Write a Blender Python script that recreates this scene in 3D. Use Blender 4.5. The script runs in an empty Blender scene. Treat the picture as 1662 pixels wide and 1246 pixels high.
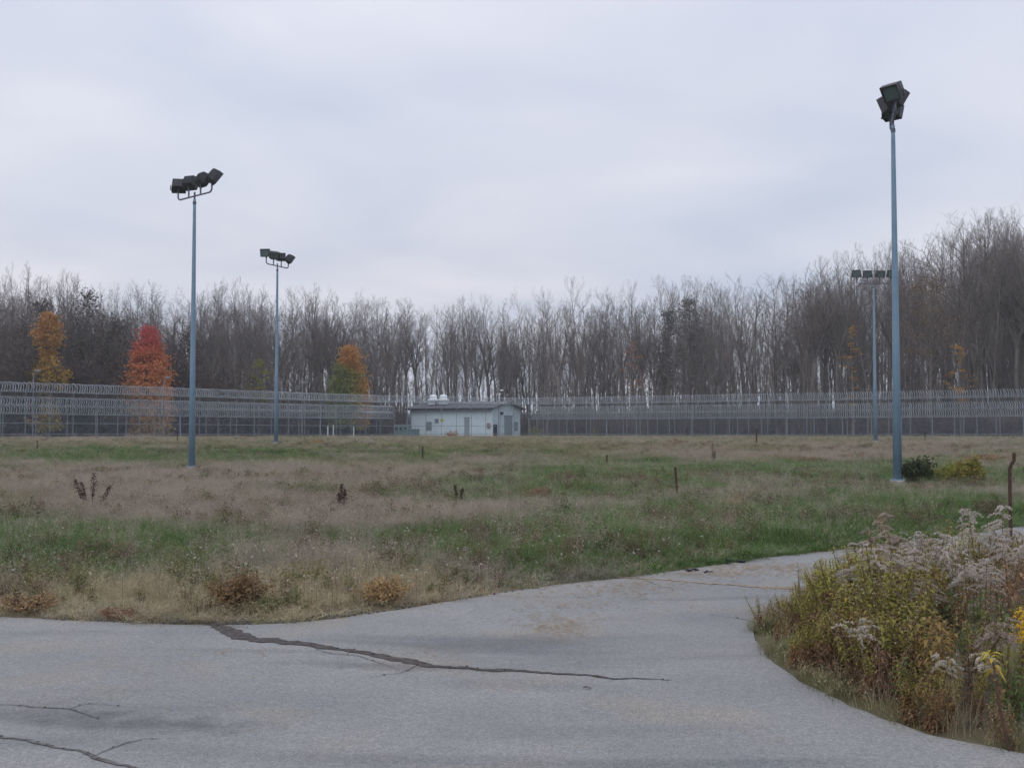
import bpy, math, random
import numpy as np
from mathutils import Vector, Matrix, Euler

R = math.radians
F = 1782.0; CX = 831.0; CY = 623.0; EYE = 1.63; PITCH = math.atan(67.0 / F)
cP, sP = math.cos(PITCH), math.sin(PITCH)
scene = bpy.context.scene
COL = scene.collection

# ------------------------------------------------------------------ camera
cam_d = bpy.data.cameras.new('camera'); cam = bpy.data.objects.new('camera', cam_d); COL.objects.link(cam)
cam.location = (0, 0, EYE); cam.rotation_euler = (R(90) + PITCH, 0, 0)
cam_d.sensor_width = 36; cam_d.lens = 36 * F / 1662.0
cam_d.clip_start = 0.1; cam_d.clip_end = 8000
scene.camera = cam

# ------------------------------------------------------------------ overcast sky, soft sun
SUN_EL, SUN_AZ = R(38), R(215)
world = bpy.data.worlds.new('World'); scene.world = world; world.use_nodes = True
nt = world.node_tree; nt.nodes.clear()
def N(tree, t, **kw):
    n = tree.nodes.new(t)
    for k, v in kw.items(): setattr(n, k, v)
    return n
wo = N(nt, 'ShaderNodeOutputWorld'); bg = N(nt, 'ShaderNodeBackground'); bg.inputs['Strength'].default_value = 0.1
nish = N(nt, 'ShaderNodeTexSky', sky_type='NISHITA', sun_disc=False, sun_elevation=SUN_EL, sun_rotation=SUN_AZ)
tc = N(nt, 'ShaderNodeTexCoord'); sep = N(nt, 'ShaderNodeSeparateXYZ'); nt.links.new(tc.outputs['Generated'], sep.inputs[0])
def wmath(op, a, b=None, c=None):
    m = N(nt, 'ShaderNodeMath', operation=op)
    for i, v in enumerate((a, b, c)):
        if v is None: continue
        if isinstance(v, (int, float)): m.inputs[i].default_value = v
        else: nt.links.new(v, m.inputs[i])
    return m.outputs[0]
zc = wmath('MAXIMUM', sep.outputs[2], 0.0)
den = wmath('ADD', zc, 0.16)
cxn = N(nt, 'ShaderNodeCombineXYZ')
nt.links.new(wmath('DIVIDE', sep.outputs[0], den), cxn.inputs[0])
nt.links.new(wmath('DIVIDE', sep.outputs[1], den), cxn.inputs[1])
n1 = N(nt, 'ShaderNodeTexNoise'); n1.inputs['Scale'].default_value = 1.1; n1.inputs['Detail'].default_value = 6; n1.inputs['Roughness'].default_value = 0.42; n1.inputs['Distortion'].default_value = 0.3
nt.links.new(cxn.outputs[0], n1.inputs['Vector'])
n2 = N(nt, 'ShaderNodeTexNoise'); n2.inputs['Scale'].default_value = 0.5; n2.inputs['Detail'].default_value = 3
mp = N(nt, 'ShaderNodeMapping'); mp.inputs['Location'].default_value = (7, 3, 1); nt.links.new(cxn.outputs[0], mp.inputs[0]); nt.links.new(mp.outputs[0], n2.inputs['Vector'])
r1 = N(nt, 'ShaderNodeValToRGB'); e = r1.color_ramp.elements
e[0].position = .33; e[0].color = (.535, .590, .705, 1); e[1].position = .66; e[1].color = (.745, .752, .825, 1)
nt.links.new(n1.outputs[0], r1.inputs[0])
r2 = N(nt, 'ShaderNodeValToRGB'); e = r2.color_ramp.elements
e[0].position = .36; e[0].color = (.99, 1.01, 1.035, 1); e[1].position = .64; e[1].color = (1.11, 1.075, 1.065, 1)
nt.links.new(n2.outputs[0], r2.inputs[0])
mx = N(nt, 'ShaderNodeMix', data_type='RGBA', blend_type='MULTIPLY'); mx.inputs[0].default_value = 1
nt.links.new(r1.outputs[0], mx.inputs[6]); nt.links.new(r2.outputs[0], mx.inputs[7])
# an overcast sky is brighter overhead than at the horizon
ov = N(nt, 'ShaderNodeMapRange', interpolation_type='SMOOTHSTEP'); ov.inputs[1].default_value = .0; ov.inputs[2].default_value = 1.0
ov.inputs[3].default_value = 9.6; ov.inputs[4].default_value = 14.0; nt.links.new(zc, ov.inputs[0])
sc_ = N(nt, 'ShaderNodeVectorMath', operation='SCALE'); nt.links.new(mx.outputs[2], sc_.inputs[0]); nt.links.new(ov.outputs[0], sc_.inputs[3])
mx2 = N(nt, 'ShaderNodeMix', data_type='RGBA'); mx2.inputs[0].default_value = .96
nt.links.new(nish.outputs[0], mx2.inputs[6]); nt.links.new(sc_.outputs[0], mx2.inputs[7])
nt.links.new(mx2.outputs[2], bg.inputs[0]); nt.links.new(bg.outputs[0], wo.inputs[0])
sun_d = bpy.data.lights.new('sun', 'SUN'); sun = bpy.data.objects.new('sun', sun_d); COL.objects.link(sun)
sun_d.energy = 0.5; sun_d.angle = R(35); sun_d.color = (1, .96, .92)
sun.rotation_euler = Euler((R(90) - SUN_EL, 0, R(180) - SUN_AZ + R(0)))
vs = scene.view_settings; vs.view_transform = 'Standard'; vs.look = 'None'; vs.exposure = 0.06; vs.gamma = 1; vs.use_curve_mapping = False

# ------------------------------------------------------------------ pixel <-> place helpers
def sstep(a, b, x):
    t = np.clip((x - a) / (b - a), 0, 1); return t * t * (3 - 2 * t)
def gz(x, y):
    return .55 * sstep(42, 62, y) - .25 * sstep(78, 112, y)
def ray(px, py):
    u = (px - CX) / F; v = (CY - py) / F
    return Vector((u, cP - sP * v, sP + cP * v))
def G(px, py):                                    # ground point under a pixel
    d = ray(px, py); y = EYE / max(1e-4, -d.z) * d.y if d.z < 0 else 200
    for _ in range(30):
        h = gz(0, y)
        if d.z >= -1e-5: return AT(px, 110)
        y2 = (float(h) - EYE) / d.z * d.y; y = .5 * y + .5 * y2
    return Vector((d.x / d.y * y, y, float(gz(0, y))))
def AT(px, y, z=None):                            # point seen in column px at depth y
    x = (px - CX) / F * y * 1.0
    for _ in range(3): x = (px - CX) / F * (y * cP + ((z if z is not None else 1.0) - EYE) * sP)
    return Vector((x, y, float(gz(x, y)) if z is None else z))
def ZAT(py, y):                                   # height seen at row py at depth y
    d = ray(CX, py); return EYE + d.z / d.y * y
def proj(x, y, z):
    zz = z - EYE; fw = y * cP + zz * sP; up = -y * sP + zz * cP
    return CX + F * x / fw, CY - F * up / fw
_rs = np.random.RandomState(5); _lat = _rs.rand(64, 64)
def vnoise(x, y, s):
    x = np.asarray(x, float) / s + 31.7; y = np.asarray(y, float) / s + 17.3
    xi = np.floor(x).astype(int); yi = np.floor(y).astype(int); fx = x - xi; fy = y - yi
    fx = fx * fx * (3 - 2 * fx); fy = fy * fy * (3 - 2 * fy)
    g = lambda a, b: _lat[a % 64, b % 64]
    return (g(xi, yi) * (1 - fx) + g(xi + 1, yi) * fx) * (1 - fy) + (g(xi, yi + 1) * (1 - fx) + g(xi + 1, yi + 1) * fx) * fy

# ------------------------------------------------------------------ mesh builder
class MB:
    def __init__(s): s.v = []; s.f = []; s.m = []; s.k = 0
    def add(s, vs_, fs_):
        o = len(s.v); s.v += [tuple(p) for p in vs_]; s.f += [tuple(i + o for i in f) for f in fs_]; s.m += [s.k] * len(fs_)
    def mat(s, k): s.k = k; return s
    def box(s, c, d, M=None):
        x, y, z = d[0] / 2, d[1] / 2, d[2] / 2
        P = [Vector((sx * x, sy * y, sz * z)) for sz in (-1, 1) for sy in (-1, 1) for sx in (-1, 1)]
        if M is not None: P = [M @ p for p in P]
        c = Vector(c); P = [p + c for p in P]
        s.add(P, [(0, 2, 3, 1), (4, 5, 7, 6), (0, 1, 5, 4), (2, 6, 7, 3), (0, 4, 6, 2), (1, 3, 7, 5)]); return s
    def tube(s, pts, rs, n=6, cap=True):
        pts = [Vector(p) for p in pts]; rings = []
        if not isinstance(rs, (list, tuple)): rs = [rs] * len(pts)
        for i, p in enumerate(pts):
            t = (pts[min(i + 1, len(pts) - 1)] - pts[max(i - 1, 0)])
            if t.length < 1e-9: t = Vector((0, 0, 1))
            t.normalize(); a = Vector((1, 0, 0)) if abs(t.x) < .9 else Vector((0, 1, 0))
            u = t.cross(a).normalized(); w = t.cross(u)
            rings += [p + (u * math.cos(2 * math.pi * k / n) + w * math.sin(2 * math.pi * k / n)) * rs[i] for k in range(n)]
        fs = []
        for i in range(len(pts) - 1):
            for k in range(n):
                a, b = i * n + k, i * n + (k + 1) % n; fs.append((a, b, b + n, a + n))
        if cap: fs.append(tuple(range(n - 1, -1, -1))); L = (len(pts) - 1) * n; fs.append(tuple(range(L, L + n)))
        s.add(rings, fs); return s
    def lathe(s, c, prof, n=16):
        c = Vector(c); return s.tube([c + Vector((0, 0, z)) for r, z in prof], [r for r, z in prof], n)
    def spike(s, p, q, r):
        d = (q - p); a = Vector((1, 0, 0)) if abs(d.x) < .8 * d.length else Vector((0, 1, 0))
        u = d.cross(a); u = u.normalized() if u.length > 1e-9 else Vector((1, 0, 0)); w = d.normalized().cross(u)
        s.add([p + u * r, p + (u * -.5 + w * .866) * r, p + (u * -.5 - w * .866) * r, q], [(0, 1, 3), (1, 2, 3), (2, 0, 3)])
    def mesh(s, name, mats, smooth=False):
        me = bpy.data.meshes.new(name); me.from_pydata(s.v, [], s.f)
        for m in (mats if isinstance(mats, (list, tuple)) else [mats]): me.materials.append(m)
        me.polygons.foreach_set('material_index', s.m)
        if smooth: me.polygons.foreach_set('use_smooth', [True] * len(s.f))
        me.update(); return me
    def build(s, name, mats, parent=None, smooth=False):
        o = bpy.data.objects.new(name, s.mesh(name, mats, smooth)); COL.objects.link(o)
        if parent is not None: o.parent = parent
        return o
def tag(o, label=None, cat=None, group=None, kind=None):
    if label: o['label'] = label
    if cat: o['category'] = cat
    if group: o['group'] = group
    if kind: o['kind'] = kind
    return o
def empty(name, loc=(0, 0, 0), rz=0, label=None, cat=None, group=None):
    o = bpy.data.objects.new(name, None); COL.objects.link(o); o.location = loc; o.rotation_euler = (0, 0, rz)
    o.empty_display_size = .3
    return tag(o, label, cat, group)
def copy_tree(o, parent=None):
    c = o.copy(); COL.objects.link(c); c.parent = parent
    for ch in list(o.children): copy_tree(ch, c)
    return c

# ------------------------------------------------------------------ materials
def mat(name, col, rough=.8, col2=None, scale=4.0, spec=.3, metal=0, bump=0, bscale=40, rand=0.0, trans=0.0, detail=5, lo=.35, hi=.65, coord='Object', stretch=None):
    m = bpy.data.materials.new(name); m.use_nodes = True; t = m.node_tree; b = t.nodes['Principled BSDF']
    b.inputs['Roughness'].default_value = rough; b.inputs['Metallic'].default_value = metal; b.inputs['Specular IOR Level'].default_value = spec
    cnode = None; tcn = N(t, 'ShaderNodeTexCoord'); src = tcn.outputs[coord]
    if stretch:
        mpn = N(t, 'ShaderNodeMapping'); mpn.inputs['Scale'].default_value = stretch; t.links.new(src, mpn.inputs[0]); src = mpn.outputs[0]
    if col2 is None: col2 = tuple(c * .8 for c in col)
    nz = N(t, 'ShaderNodeTexNoise'); nz.inputs['Scale'].default_value = scale; nz.inputs['Detail'].default_value = detail; t.links.new(src, nz.inputs['Vector'])
    rp = N(t, 'ShaderNodeValToRGB'); e = rp.color_ramp.elements; e[0].position = lo; e[1].position = hi; e[0].color = (*col, 1); e[1].color = (*col2, 1)
    t.links.new(nz.outputs[0], rp.inputs[0]); out = rp.outputs[0]
    if rand:
        oi = N(t, 'ShaderNodeObjectInfo'); mr = N(t, 'ShaderNodeMapRange'); mr.inputs[3].default_value = 1 - rand; mr.inputs[4].default_value = 1 + rand
        t.links.new(oi.outputs['Random'], mr.inputs[0])
        hs = N(t, 'ShaderNodeHueSaturation'); t.links.new(mr.outputs[0], hs.inputs['Value']); t.links.new(out, hs.inputs['Color'])
        mh = N(t, 'ShaderNodeMapRange'); mh.inputs[3].default_value = .5 - rand * .06; mh.inputs[4].default_value = .5 + rand * .06
        m2 = N(t, 'ShaderNodeMath', operation='MULTIPLY'); m2.inputs[1].default_value = 7.3; m3 = N(t, 'ShaderNodeMath', operation='FRACT')
        t.links.new(oi.outputs['Random'], m2.inputs[0]); t.links.new(m2.outputs[0], m3.inputs[0]); t.links.new(m3.outputs[0], mh.inputs[0]); t.links.new(mh.outputs[0], hs.inputs['Hue'])
        out = hs.outputs[0]
    t.links.new(out, b.inputs['Base Color'])
    if bump:
        n2_ = N(t, 'ShaderNodeTexNoise'); n2_.inputs['Scale'].default_value = bscale; n2_.inputs['Detail'].default_value = 4; t.links.new(tcn.outputs[coord], n2_.inputs['Vector'])
        bp = N(t, 'ShaderNodeBump'); bp.inputs['Strength'].default_value = bump; bp.inputs['Distance'].default_value = .02; t.links.new(n2_.outputs[0], bp.inputs['Height']); t.links.new(bp.outputs[0], b.inputs['Normal'])
    if trans:
        tr = N(t, 'ShaderNodeBsdfTranslucent'); t.links.new(out, tr.inputs[0]); ms = N(t, 'ShaderNodeMixShader'); ms.inputs[0].default_value = trans
        t.links.new(b.outputs[0], ms.inputs[1]); t.links.new(tr.outputs[0], ms.inputs[2]); t.links.new(ms.outputs[0], t.nodes['Material Output'].inputs[0])
    return m
M = {}
M['grass_green'] = mat('grass_green', (.088, .165, .042), col2=(.165, .245, .075), scale=3, rand=.35, trans=.3)
M['grass_olive'] = mat('grass_olive', (.20, .205, .095), col2=(.32, .30, .16), scale=3, rand=.25, trans=.25)
M['grass_tan'] = mat('grass_tan', (.28, .24, .15), col2=(.38, .335, .22), scale=4, rand=.35, trans=.25)
M['panicle'] = mat('panicle', (.36, .30, .24), col2=(.46, .395, .325), scale=5, rand=.3, trans=.35)
M['grass_straw'] = mat('grass_straw', (.42, .345, .21), col2=(.55, .48, .34), scale=4, rand=.22, trans=.25)
M['grass_grey'] = mat('grass_grey', (.26, .265, .20), col2=(.36, .35, .28), scale=4, rand=.2, trans=.3)
M['brown_forb'] = mat('brown_forb', (.29, .185, .085), col2=(.40, .275, .15), scale=5, rand=.3, trans=.2)
M['dark_seed'] = mat('dark_seed', (.045, .027, .022), col2=(.075, .045, .035), scale=20)
M['fluff'] = mat('fluff', (.54, .485, .43), col2=(.68, .63, .575), scale=9, rand=.1, trans=.4)
M['fluff_brown'] = mat('fluff_brown', (.42, .33, .27), col2=(.56, .48, .42), scale=9, rand=.15, trans=.4)
M['stem'] = mat('stem', (.13, .085, .05), col2=(.20, .15, .08), scale=20, rand=.2)
M['leaf_brown'] = mat('leaf_brown', (.21, .12, .07), col2=(.34, .205, .11), scale=14, rand=.3, trans=.3)
M['leaf_ygreen'] = mat('leaf_ygreen', (.23, .25, .06), col2=(.37, .31, .07), scale=8, rand=.25, trans=.35)
M['leaf_green'] = mat('leaf_green', (.10, .17, .05), col2=(.17, .25, .085), scale=8, rand=.2, trans=.35)
M['leaf_yellow'] = mat('leaf_yellow', (.52, .38, .05), col2=(.62, .50, .10), scale=8, rand=.15, trans=.35)
M['leaf_orange'] = mat('leaf_orange', (.42, .21, .05), col2=(.50, .30, .09), scale=8, rand=.25, trans=.35)
M['leaf_rust'] = mat('leaf_rust', (.26, .155, .065), col2=(.33, .22, .08), scale=8, rand=.35, trans=.35)
M['leaf_dark'] = mat('leaf_dark', (.045, .065, .03), col2=(.09, .12, .05), scale=8, rand=.25, trans=.2)
M['flower_white'] = mat('flower_white', (.70, .69, .62), col2=(.6, .58, .5), trans=.3)
M['flower_yellow'] = mat('flower_yellow', (.75, .46, .03), col2=(.8, .55, .06), trans=.3)
M['bark'] = mat('bark', (.12, .103, .092), col2=(.20, .178, .16), scale=1.2, rand=.28, rough=.95, stretch=(3, 3, .6))
M['twig'] = mat('twig', (.14, .118, .106), col2=(.19, .165, .150), scale=.5, rand=.25, rough=.95)
M['thicket'] = mat('thicket', (.10, .08, .073), col2=(.16, .125, .11), scale=.5, rand=.25, rough=.95)
M['needle'] = mat('needle', (.12, .115, .105), col2=(.17, .16, .15), scale=1, rand=.2, trans=.1)
M['pole_paint'] = mat('pole_paint', (.165, .265, .365), rough=.5, col2=(.205, .305, .405), scale=2, spec=.4, bump=.05)
M['pole_dark'] = mat('pole_dark', (.10, .11, .17), rough=.5, col2=(.14, .15, .20), scale=5, spec=.4)
M['lamp_black'] = mat('lamp_black', (.035, .037, .043), rough=.5, col2=(.055, .057, .065), scale=6, spec=.4)
M['galv'] = mat('galv', (.19, .215, .245), rough=.6, col2=(.25, .28, .31), scale=3)
M['razor'] = mat('razor', (.36, .41, .455), rough=.5, col2=(.50, .55, .60), scale=.8)
M['concrete'] = mat('concrete', (.42, .41, .40), rough=.9, col2=(.30, .29, .28), scale=9, bump=.3)
M['wall'] = mat('wall', (.62, .75, .82), rough=.6, col2=(.56, .68, .76), scale=1.2, bump=.05)
M['roof'] = mat('roof', (.10, .105, .115), rough=.8, col2=(.14, .14, .155), scale=3)
M['door'] = mat('door', (.27, .34, .38), rough=.6, col2=(.24, .30, .34), scale=2)
M['black'] = mat('black', (.03, .03, .04), rough=.6)
M['white_metal'] = mat('white_metal', (.85, .90, .93), rough=.4, col2=(.78, .83, .88), scale=3)
M['teal'] = mat('teal', (.10, .175, .185), rough=.5, col2=(.13, .20, .21), scale=3)
M['equip'] = mat('equip', (.17, .22, .25), rough=.5, col2=(.20, .26, .29), scale=3)
M['yellow_sign'] = mat('yellow_sign', (.50, .46, .12), rough=.5)
M['red_box'] = mat('red_box', (.30, .22, .22), rough=.5)
M['rust'] = mat('rust', (.055, .032, .026), rough=.9, col2=(.10, .055, .04), scale=30, bump=.3)
M['tar'] = mat('tar', (.060, .050, .047), rough=.9, col2=(.115, .10, .092), scale=25, bump=.8, bscale=60)
M['crack'] = mat('crack', (.10, .095, .09), rough=.95, col2=(.17, .165, .16), scale=14, bump=.5)
M['debris'] = mat('debris', (.26, .19, .13), rough=.95, col2=(.38, .30, .21), scale=30, rand=.2)
M['dirt_dark'] = mat('dirt_dark', (.10, .09, .085), rough=.95, col2=(.16, .145, .135), scale=12, bump=.6)
g = bpy.data.materials.new('lens_glass'); g.use_nodes = True; b = g.node_tree.nodes['Principled BSDF']
b.inputs['Base Color'].default_value = (.10, .145, .15, 1); b.inputs['Roughness'].default_value = .18; b.inputs['Specular IOR Level'].default_value = .6; M['lens'] = g
# autumn crowns whose real leaf colour runs up or across the tree
def crown_mat(name, stops, axis, lo, hi, noise=.25, zadd=None):
    m = bpy.data.materials.new(name); m.use_nodes = True; t = m.node_tree; b = t.nodes['Principled BSDF']; b.inputs['Roughness'].default_value = .8
    tcn = N(t, 'ShaderNodeTexCoord'); sp = N(t, 'ShaderNodeSeparateXYZ'); t.links.new(tcn.outputs['Object'], sp.inputs[0])
    mr = N(t, 'ShaderNodeMapRange'); mr.inputs[1].default_value = lo; mr.inputs[2].default_value = hi; t.links.new(sp.outputs[axis], mr.inputs[0])
    nz = N(t, 'ShaderNodeTexNoise'); nz.inputs['Scale'].default_value = 1.1; nz.inputs['Detail'].default_value = 6; t.links.new(tcn.outputs['Object'], nz.inputs['Vector'])
    ma = N(t, 'ShaderNodeMath', operation='MULTIPLY_ADD'); ma.inputs[1].default_value = noise * 2; ma.inputs[2].default_value = -noise; t.links.new(nz.outputs[0], ma.inputs[0])
    if zadd:
        mz = N(t, 'ShaderNodeMapRange'); mz.inputs[1].default_value = zadd[0]; mz.inputs[2].default_value = zadd[1]; mz.inputs[4].default_value = .7; t.links.new(sp.outputs[2], mz.inputs[0])
        sm = N(t, 'ShaderNodeMath', operation='ADD'); t.links.new(mr.outputs[0], sm.inputs[0]); t.links.new(mz.outputs[0], sm.inputs[1]); mr = sm
    ad = N(t, 'ShaderNodeMath', operation='ADD'); t.links.new(mr.outputs[0], ad.inputs[0]); t.links.new(ma.outputs[0], ad.inputs[1])
    rp = N(t, 'ShaderNodeValToRGB'); e = rp.color_ramp.elements
    while len(e) < len(stops): e.new(.5)
    for i, (p, c) in enumerate(stops): e[i].position = p; e[i].color = (*c, 1)
    t.links.new(ad.outputs[0], rp.inputs[0]); t.links.new(rp.outputs[0], b.inputs['Base Color'])
    tr = N(t, 'ShaderNodeBsdfTranslucent'); t.links.new(rp.outputs[0], tr.inputs[0]); ms = N(t, 'ShaderNodeMixShader'); ms.inputs[0].default_value = .3
    t.links.new(b.outputs[0], ms.inputs[1]); t.links.new(tr.outputs[0], ms.inputs[2]); t.links.new(ms.outputs[0], t.nodes['Material Output'].inputs[0])
    return m
# chain link: diamonds of 6 cm in thin galvanised wire, seen from a hundred metres
def link_mat():
    m = bpy.data.materials.new('chain_link'); m.use_nodes = True; t = m.node_tree; b = t.nodes['Principled BSDF']
    b.inputs['Base Color'].default_value = (.22, .255, .30, 1); b.inputs['Roughness'].default_value = .6; b.inputs['Metallic'].default_value = .0
    tcn = N(t, 'ShaderNodeTexCoord'); sp = N(t, 'ShaderNodeSeparateXYZ'); t.links.new(tcn.outputs['Object'], sp.inputs[0])
    def ma(op, a, b_=None):
        n = N(t, 'ShaderNodeMath', operation=op)
        for i, v in enumerate((a, b_)):
            if v is None: continue
            if isinstance(v, (int, float)): n.inputs[i].default_value = v
            else: t.links.new(v, n.inputs[i])
        return n.outputs[0]
    o = []
    for op in ('ADD', 'SUBTRACT'):
        s_ = ma(op, sp.outputs[0], sp.outputs[2]); fr = ma('FRACT', ma('MULTIPLY', s_, 1 / .06)); o.append(ma('LESS_THAN', fr, .055))
    a = ma('MAXIMUM', o[0], o[1]); tr = N(t, 'ShaderNodeBsdfTransparent'); ms = N(t, 'ShaderNodeMixShader')
    t.links.new(a, ms.inputs[0]); t.links.new(tr.outputs[0], ms.inputs[1]); t.links.new(b.outputs[0], ms.inputs[2]); t.links.new(ms.outputs[0], t.nodes['Material Output'].inputs[0])
    return m
M['link'] = link_mat()
# weathered asphalt
STAINS = []
for a_, b_c, wa, wb, an_, dk in ((235, 1178, .85, .20, -.12, .62), (90, 1162, .9, .12, -.05, .8), (620, 1083, 1.0, .16, -.15, .72), (420, 1058, .9, .10, -.1, .84), (60, 1030, 1.6, .18, 0, .88), (850, 1115, .8, .18, -.1, .85), (1160, 1000, 1.0, .3, .2, .9), (1000, 1190, 1.1, .18, .1, .88)):
    g_ = G(a_, b_c); STAINS.append((g_.x, g_.y, wa, wb, an_, dk))
def road_mat():
    m = bpy.data.materials.new('asphalt'); m.use_nodes = True; t = m.node_tree; b = t.nodes['Principled BSDF']; b.inputs['Roughness'].default_value = .92; b.inputs['Specular IOR Level'].default_value = .25
    tcn = N(t, 'ShaderNodeTexCoord'); src = tcn.outputs['Object']
    def nz(s, d, lo, hi, c0, c1, st=None, dist=0):
        v = src
        if st:
            mpn = N(t, 'ShaderNodeMapping'); mpn.inputs['Scale'].default_value = st; mpn.inputs['Rotation'].default_value = (0, 0, R(12)); t.links.new(v, mpn.inputs[0]); v = mpn.outputs[0]
        n = N(t, 'ShaderNodeTexNoise'); n.inputs['Scale'].default_value = s; n.inputs['Detail'].default_value = d; n.inputs['Distortion'].default_value = dist; t.links.new(v, n.inputs['Vector'])
        r = N(t, 'ShaderNodeValToRGB'); e = r.color_ramp.elements; e[0].position = lo; e[1].position = hi; e[0].color = (*c0, 1); e[1].color = (*c1, 1); t.links.new(n.outputs[0], r.inputs[0]); return n, r.outputs[0]
    def mul(a, c, f=1):
        x = N(t, 'ShaderNodeMix', data_type='RGBA', blend_type='MULTIPLY'); x.inputs[0].default_value = f; t.links.new(a, x.inputs[6]); t.links.new(c, x.inputs[7]); return x.outputs[2]
    _, base = nz(.7, 6, .35, .65, (.255, .258, .256), (.312, .306, .295))
    fine, f1 = nz(120, 2, .36, .62, (.74, .75, .77), (1.14, 1.13, 1.12))
    _, f2 = nz(45, 3, .3, .7, (.85, .85, .86), (1.12, 1.12, 1.11))
    _, st1 = nz(.55, 5, .30, .46, (.66, .67, .69), (1, 1, 1), st=(.45, 1.6, 1), dist=.4)
    _, tan = nz(.9, 5, .52, .7, (1, 1, 1), (1.08, 1.0, .90))
    vo = N(t, 'ShaderNodeTexVoronoi'); vo.inputs['Scale'].default_value = 26; t.links.new(src, vo.inputs['Vector'])
    vr = N(t, 'ShaderNodeValToRGB'); e = vr.color_ramp.elements; e[0].position = .07; e[0].color = (.6, .6, .6, 1); e[1].position = .13; e[1].color = (1, 1, 1, 1); t.links.new(vo.outputs['Distance'], vr.inputs[0])
    c = mul(mul(mul(mul(base, f1), f2), st1), tan); c = mul(c, vr.outputs[0], .6)
    # old oil and damp stains of their own outline
    for (sx_, sy_, ra_, rb_, an_, dk) in STAINS:
        mpn = N(t, 'ShaderNodeMapping', vector_type='TEXTURE'); mpn.inputs['Location'].default_value = (sx_, sy_, 0); mpn.inputs['Rotation'].default_value = (0, 0, an_); mpn.inputs['Scale'].default_value = (ra_, rb_, 1)
        nn_ = N(t, 'ShaderNodeTexNoise'); nn_.inputs['Scale'].default_value = 5; nn_.inputs['Detail'].default_value = 7; t.links.new(src, nn_.inputs['Vector']); t.links.new(src, mpn.inputs[0])
        ln = N(t, 'ShaderNodeVectorMath', operation='LENGTH'); t.links.new(mpn.outputs[0], ln.inputs[0])
        ma_ = N(t, 'ShaderNodeMath', operation='MULTIPLY_ADD'); ma_.inputs[1].default_value = 1.6; t.links.new(nn_.outputs[0], ma_.inputs[0]); t.links.new(ln.outputs['Value'], ma_.inputs[2])
        rr_ = N(t, 'ShaderNodeValToRGB'); e = rr_.color_ramp.elements; e[0].position = .55; e[0].color = (dk, dk, dk * 1.02, 1); e[1].position = 1.0; e[1].color = (1, 1, 1, 1)
        hf = N(t, 'ShaderNodeMath', operation='MULTIPLY'); hf.inputs[1].default_value = .55; t.links.new(ma_.outputs[0], hf.inputs[0]); t.links.new(hf.outputs[0], rr_.inputs[0]); c = mul(c, rr_.outputs[0])
    t.links.new(c, b.inputs['Base Color'])
    bp = N(t, 'ShaderNodeBump'); bp.inputs['Strength'].default_value = .5; bp.inputs['Distance'].default_value = .008; t.links.new(fine.outputs[0], bp.inputs['Height']); t.links.new(bp.outputs[0], b.inputs['Normal'])
    return m
M['road'] = road_mat()
M['soil'] = mat('soil', (.10, .095, .05), col2=(.19, .155, .10), scale=.35, detail=9, bump=.6, bscale=8, rough=.95)

# ------------------------------------------------------------------ terrain
xs = np.concatenate([np.linspace(-3000, -160, 9), np.linspace(-140, 140, 113), np.linspace(160, 3000, 9)])
ys = np.concatenate([np.array([-300, -60]), np.linspace(-20, 190, 127), np.linspace(220, 6000, 12)])
X_, Y_ = np.meshgrid(xs, ys)
Z_ = gz(X_, Y_) + .05 * (vnoise(X_, Y_, 5) - .5) * sstep(19, 26, Y_)
nx = len(xs); vv = np.stack([X_, Y_, Z_], -1).reshape(-1, 3)
ff = [(j * nx + i, j * nx + i + 1, (j + 1) * nx + i + 1, (j + 1) * nx + i) for j in range(len(ys) - 1) for i in range(nx - 1)]
me = bpy.data.meshes.new('ground'); me.from_pydata(vv.tolist(), [], ff); me.materials.append(M['soil']); me.polygons.foreach_set('use_smooth', [True] * len(ff))
ground = bpy.data.objects.new('ground', me); COL.objects.link(ground)
tag(ground, 'rough soil of the overgrown field reaching past the fence to the woods', kind='structure')

# ------------------------------------------------------------------ road
rnd = random.Random(3)
def dense(pts, step=.12, jit=.018):
    out = []
    for a, b_ in zip(pts[:-1], pts[1:]):
        L = (b_ - a).length; n = max(1, int(L / step))
        for k in range(n):
            p = a.lerp(b_, k / n); out.append(p + Vector((rnd.uniform(-jit, jit), rnd.uniform(-jit, jit), 0)))
    out.append(pts[-1]); return out
def smooth(pts, n=4):
    out = []
    for i in range(len(pts) - 1):
        p0, p1, p2, p3 = pts[max(i - 1, 0)], pts[i], pts[i + 1], pts[min(i + 2, len(pts) - 1)]
        for k in range(n):
            t = k / n; out.append(.5 * ((2 * p1) + (p2 - p0) * t + (2 * p0 - 5 * p1 + 4 * p2 - p3) * t * t + (3 * p1 - p0 - 3 * p2 + p3) * t ** 3))
    out.append(pts[-1]); return out
def GP(l): return [Vector((*G(a, b_)[:2], 0)) for a, b_ in l]
far_edge = smooth(GP([(-700, 978), (-300, 992), (0, 1003), (150, 1010), (330, 1016), (480, 1012), (620, 995), (750, 974), (900, 951), (1030, 937), (1150, 920), (1270, 903), (1380, 892), (1480, 880), (1570, 868), (1700, 850), (1950, 822)]))
island_back = smooth(GP([(2300, 872), (1900, 902), (1662, 924), (1450, 946), (1340, 966), (1262, 990), (1226, 1016)]))
island_front = smooth(GP([(1226, 1016), (1228, 1040), (1250, 1070), (1300, 1108), (1380, 1148), (1480, 1185), (1570, 1208), (1662, 1226), (1800, 1250), (2200, 1300)]))
FE, IB, IF = dense(far_edge), dense(island_back), dense(island_front)
end_far = FE[-1]; end_b = IB[0]; end_f = IF[-1]
outline = FE + IB + IF[1:] + [Vector((end_f.x + 3, 1, 0)), Vector((end_f.x + 3, -8, 0)), Vector((-14, -8, 0)), Vector((-14, FE[0].y, 0))]
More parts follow.
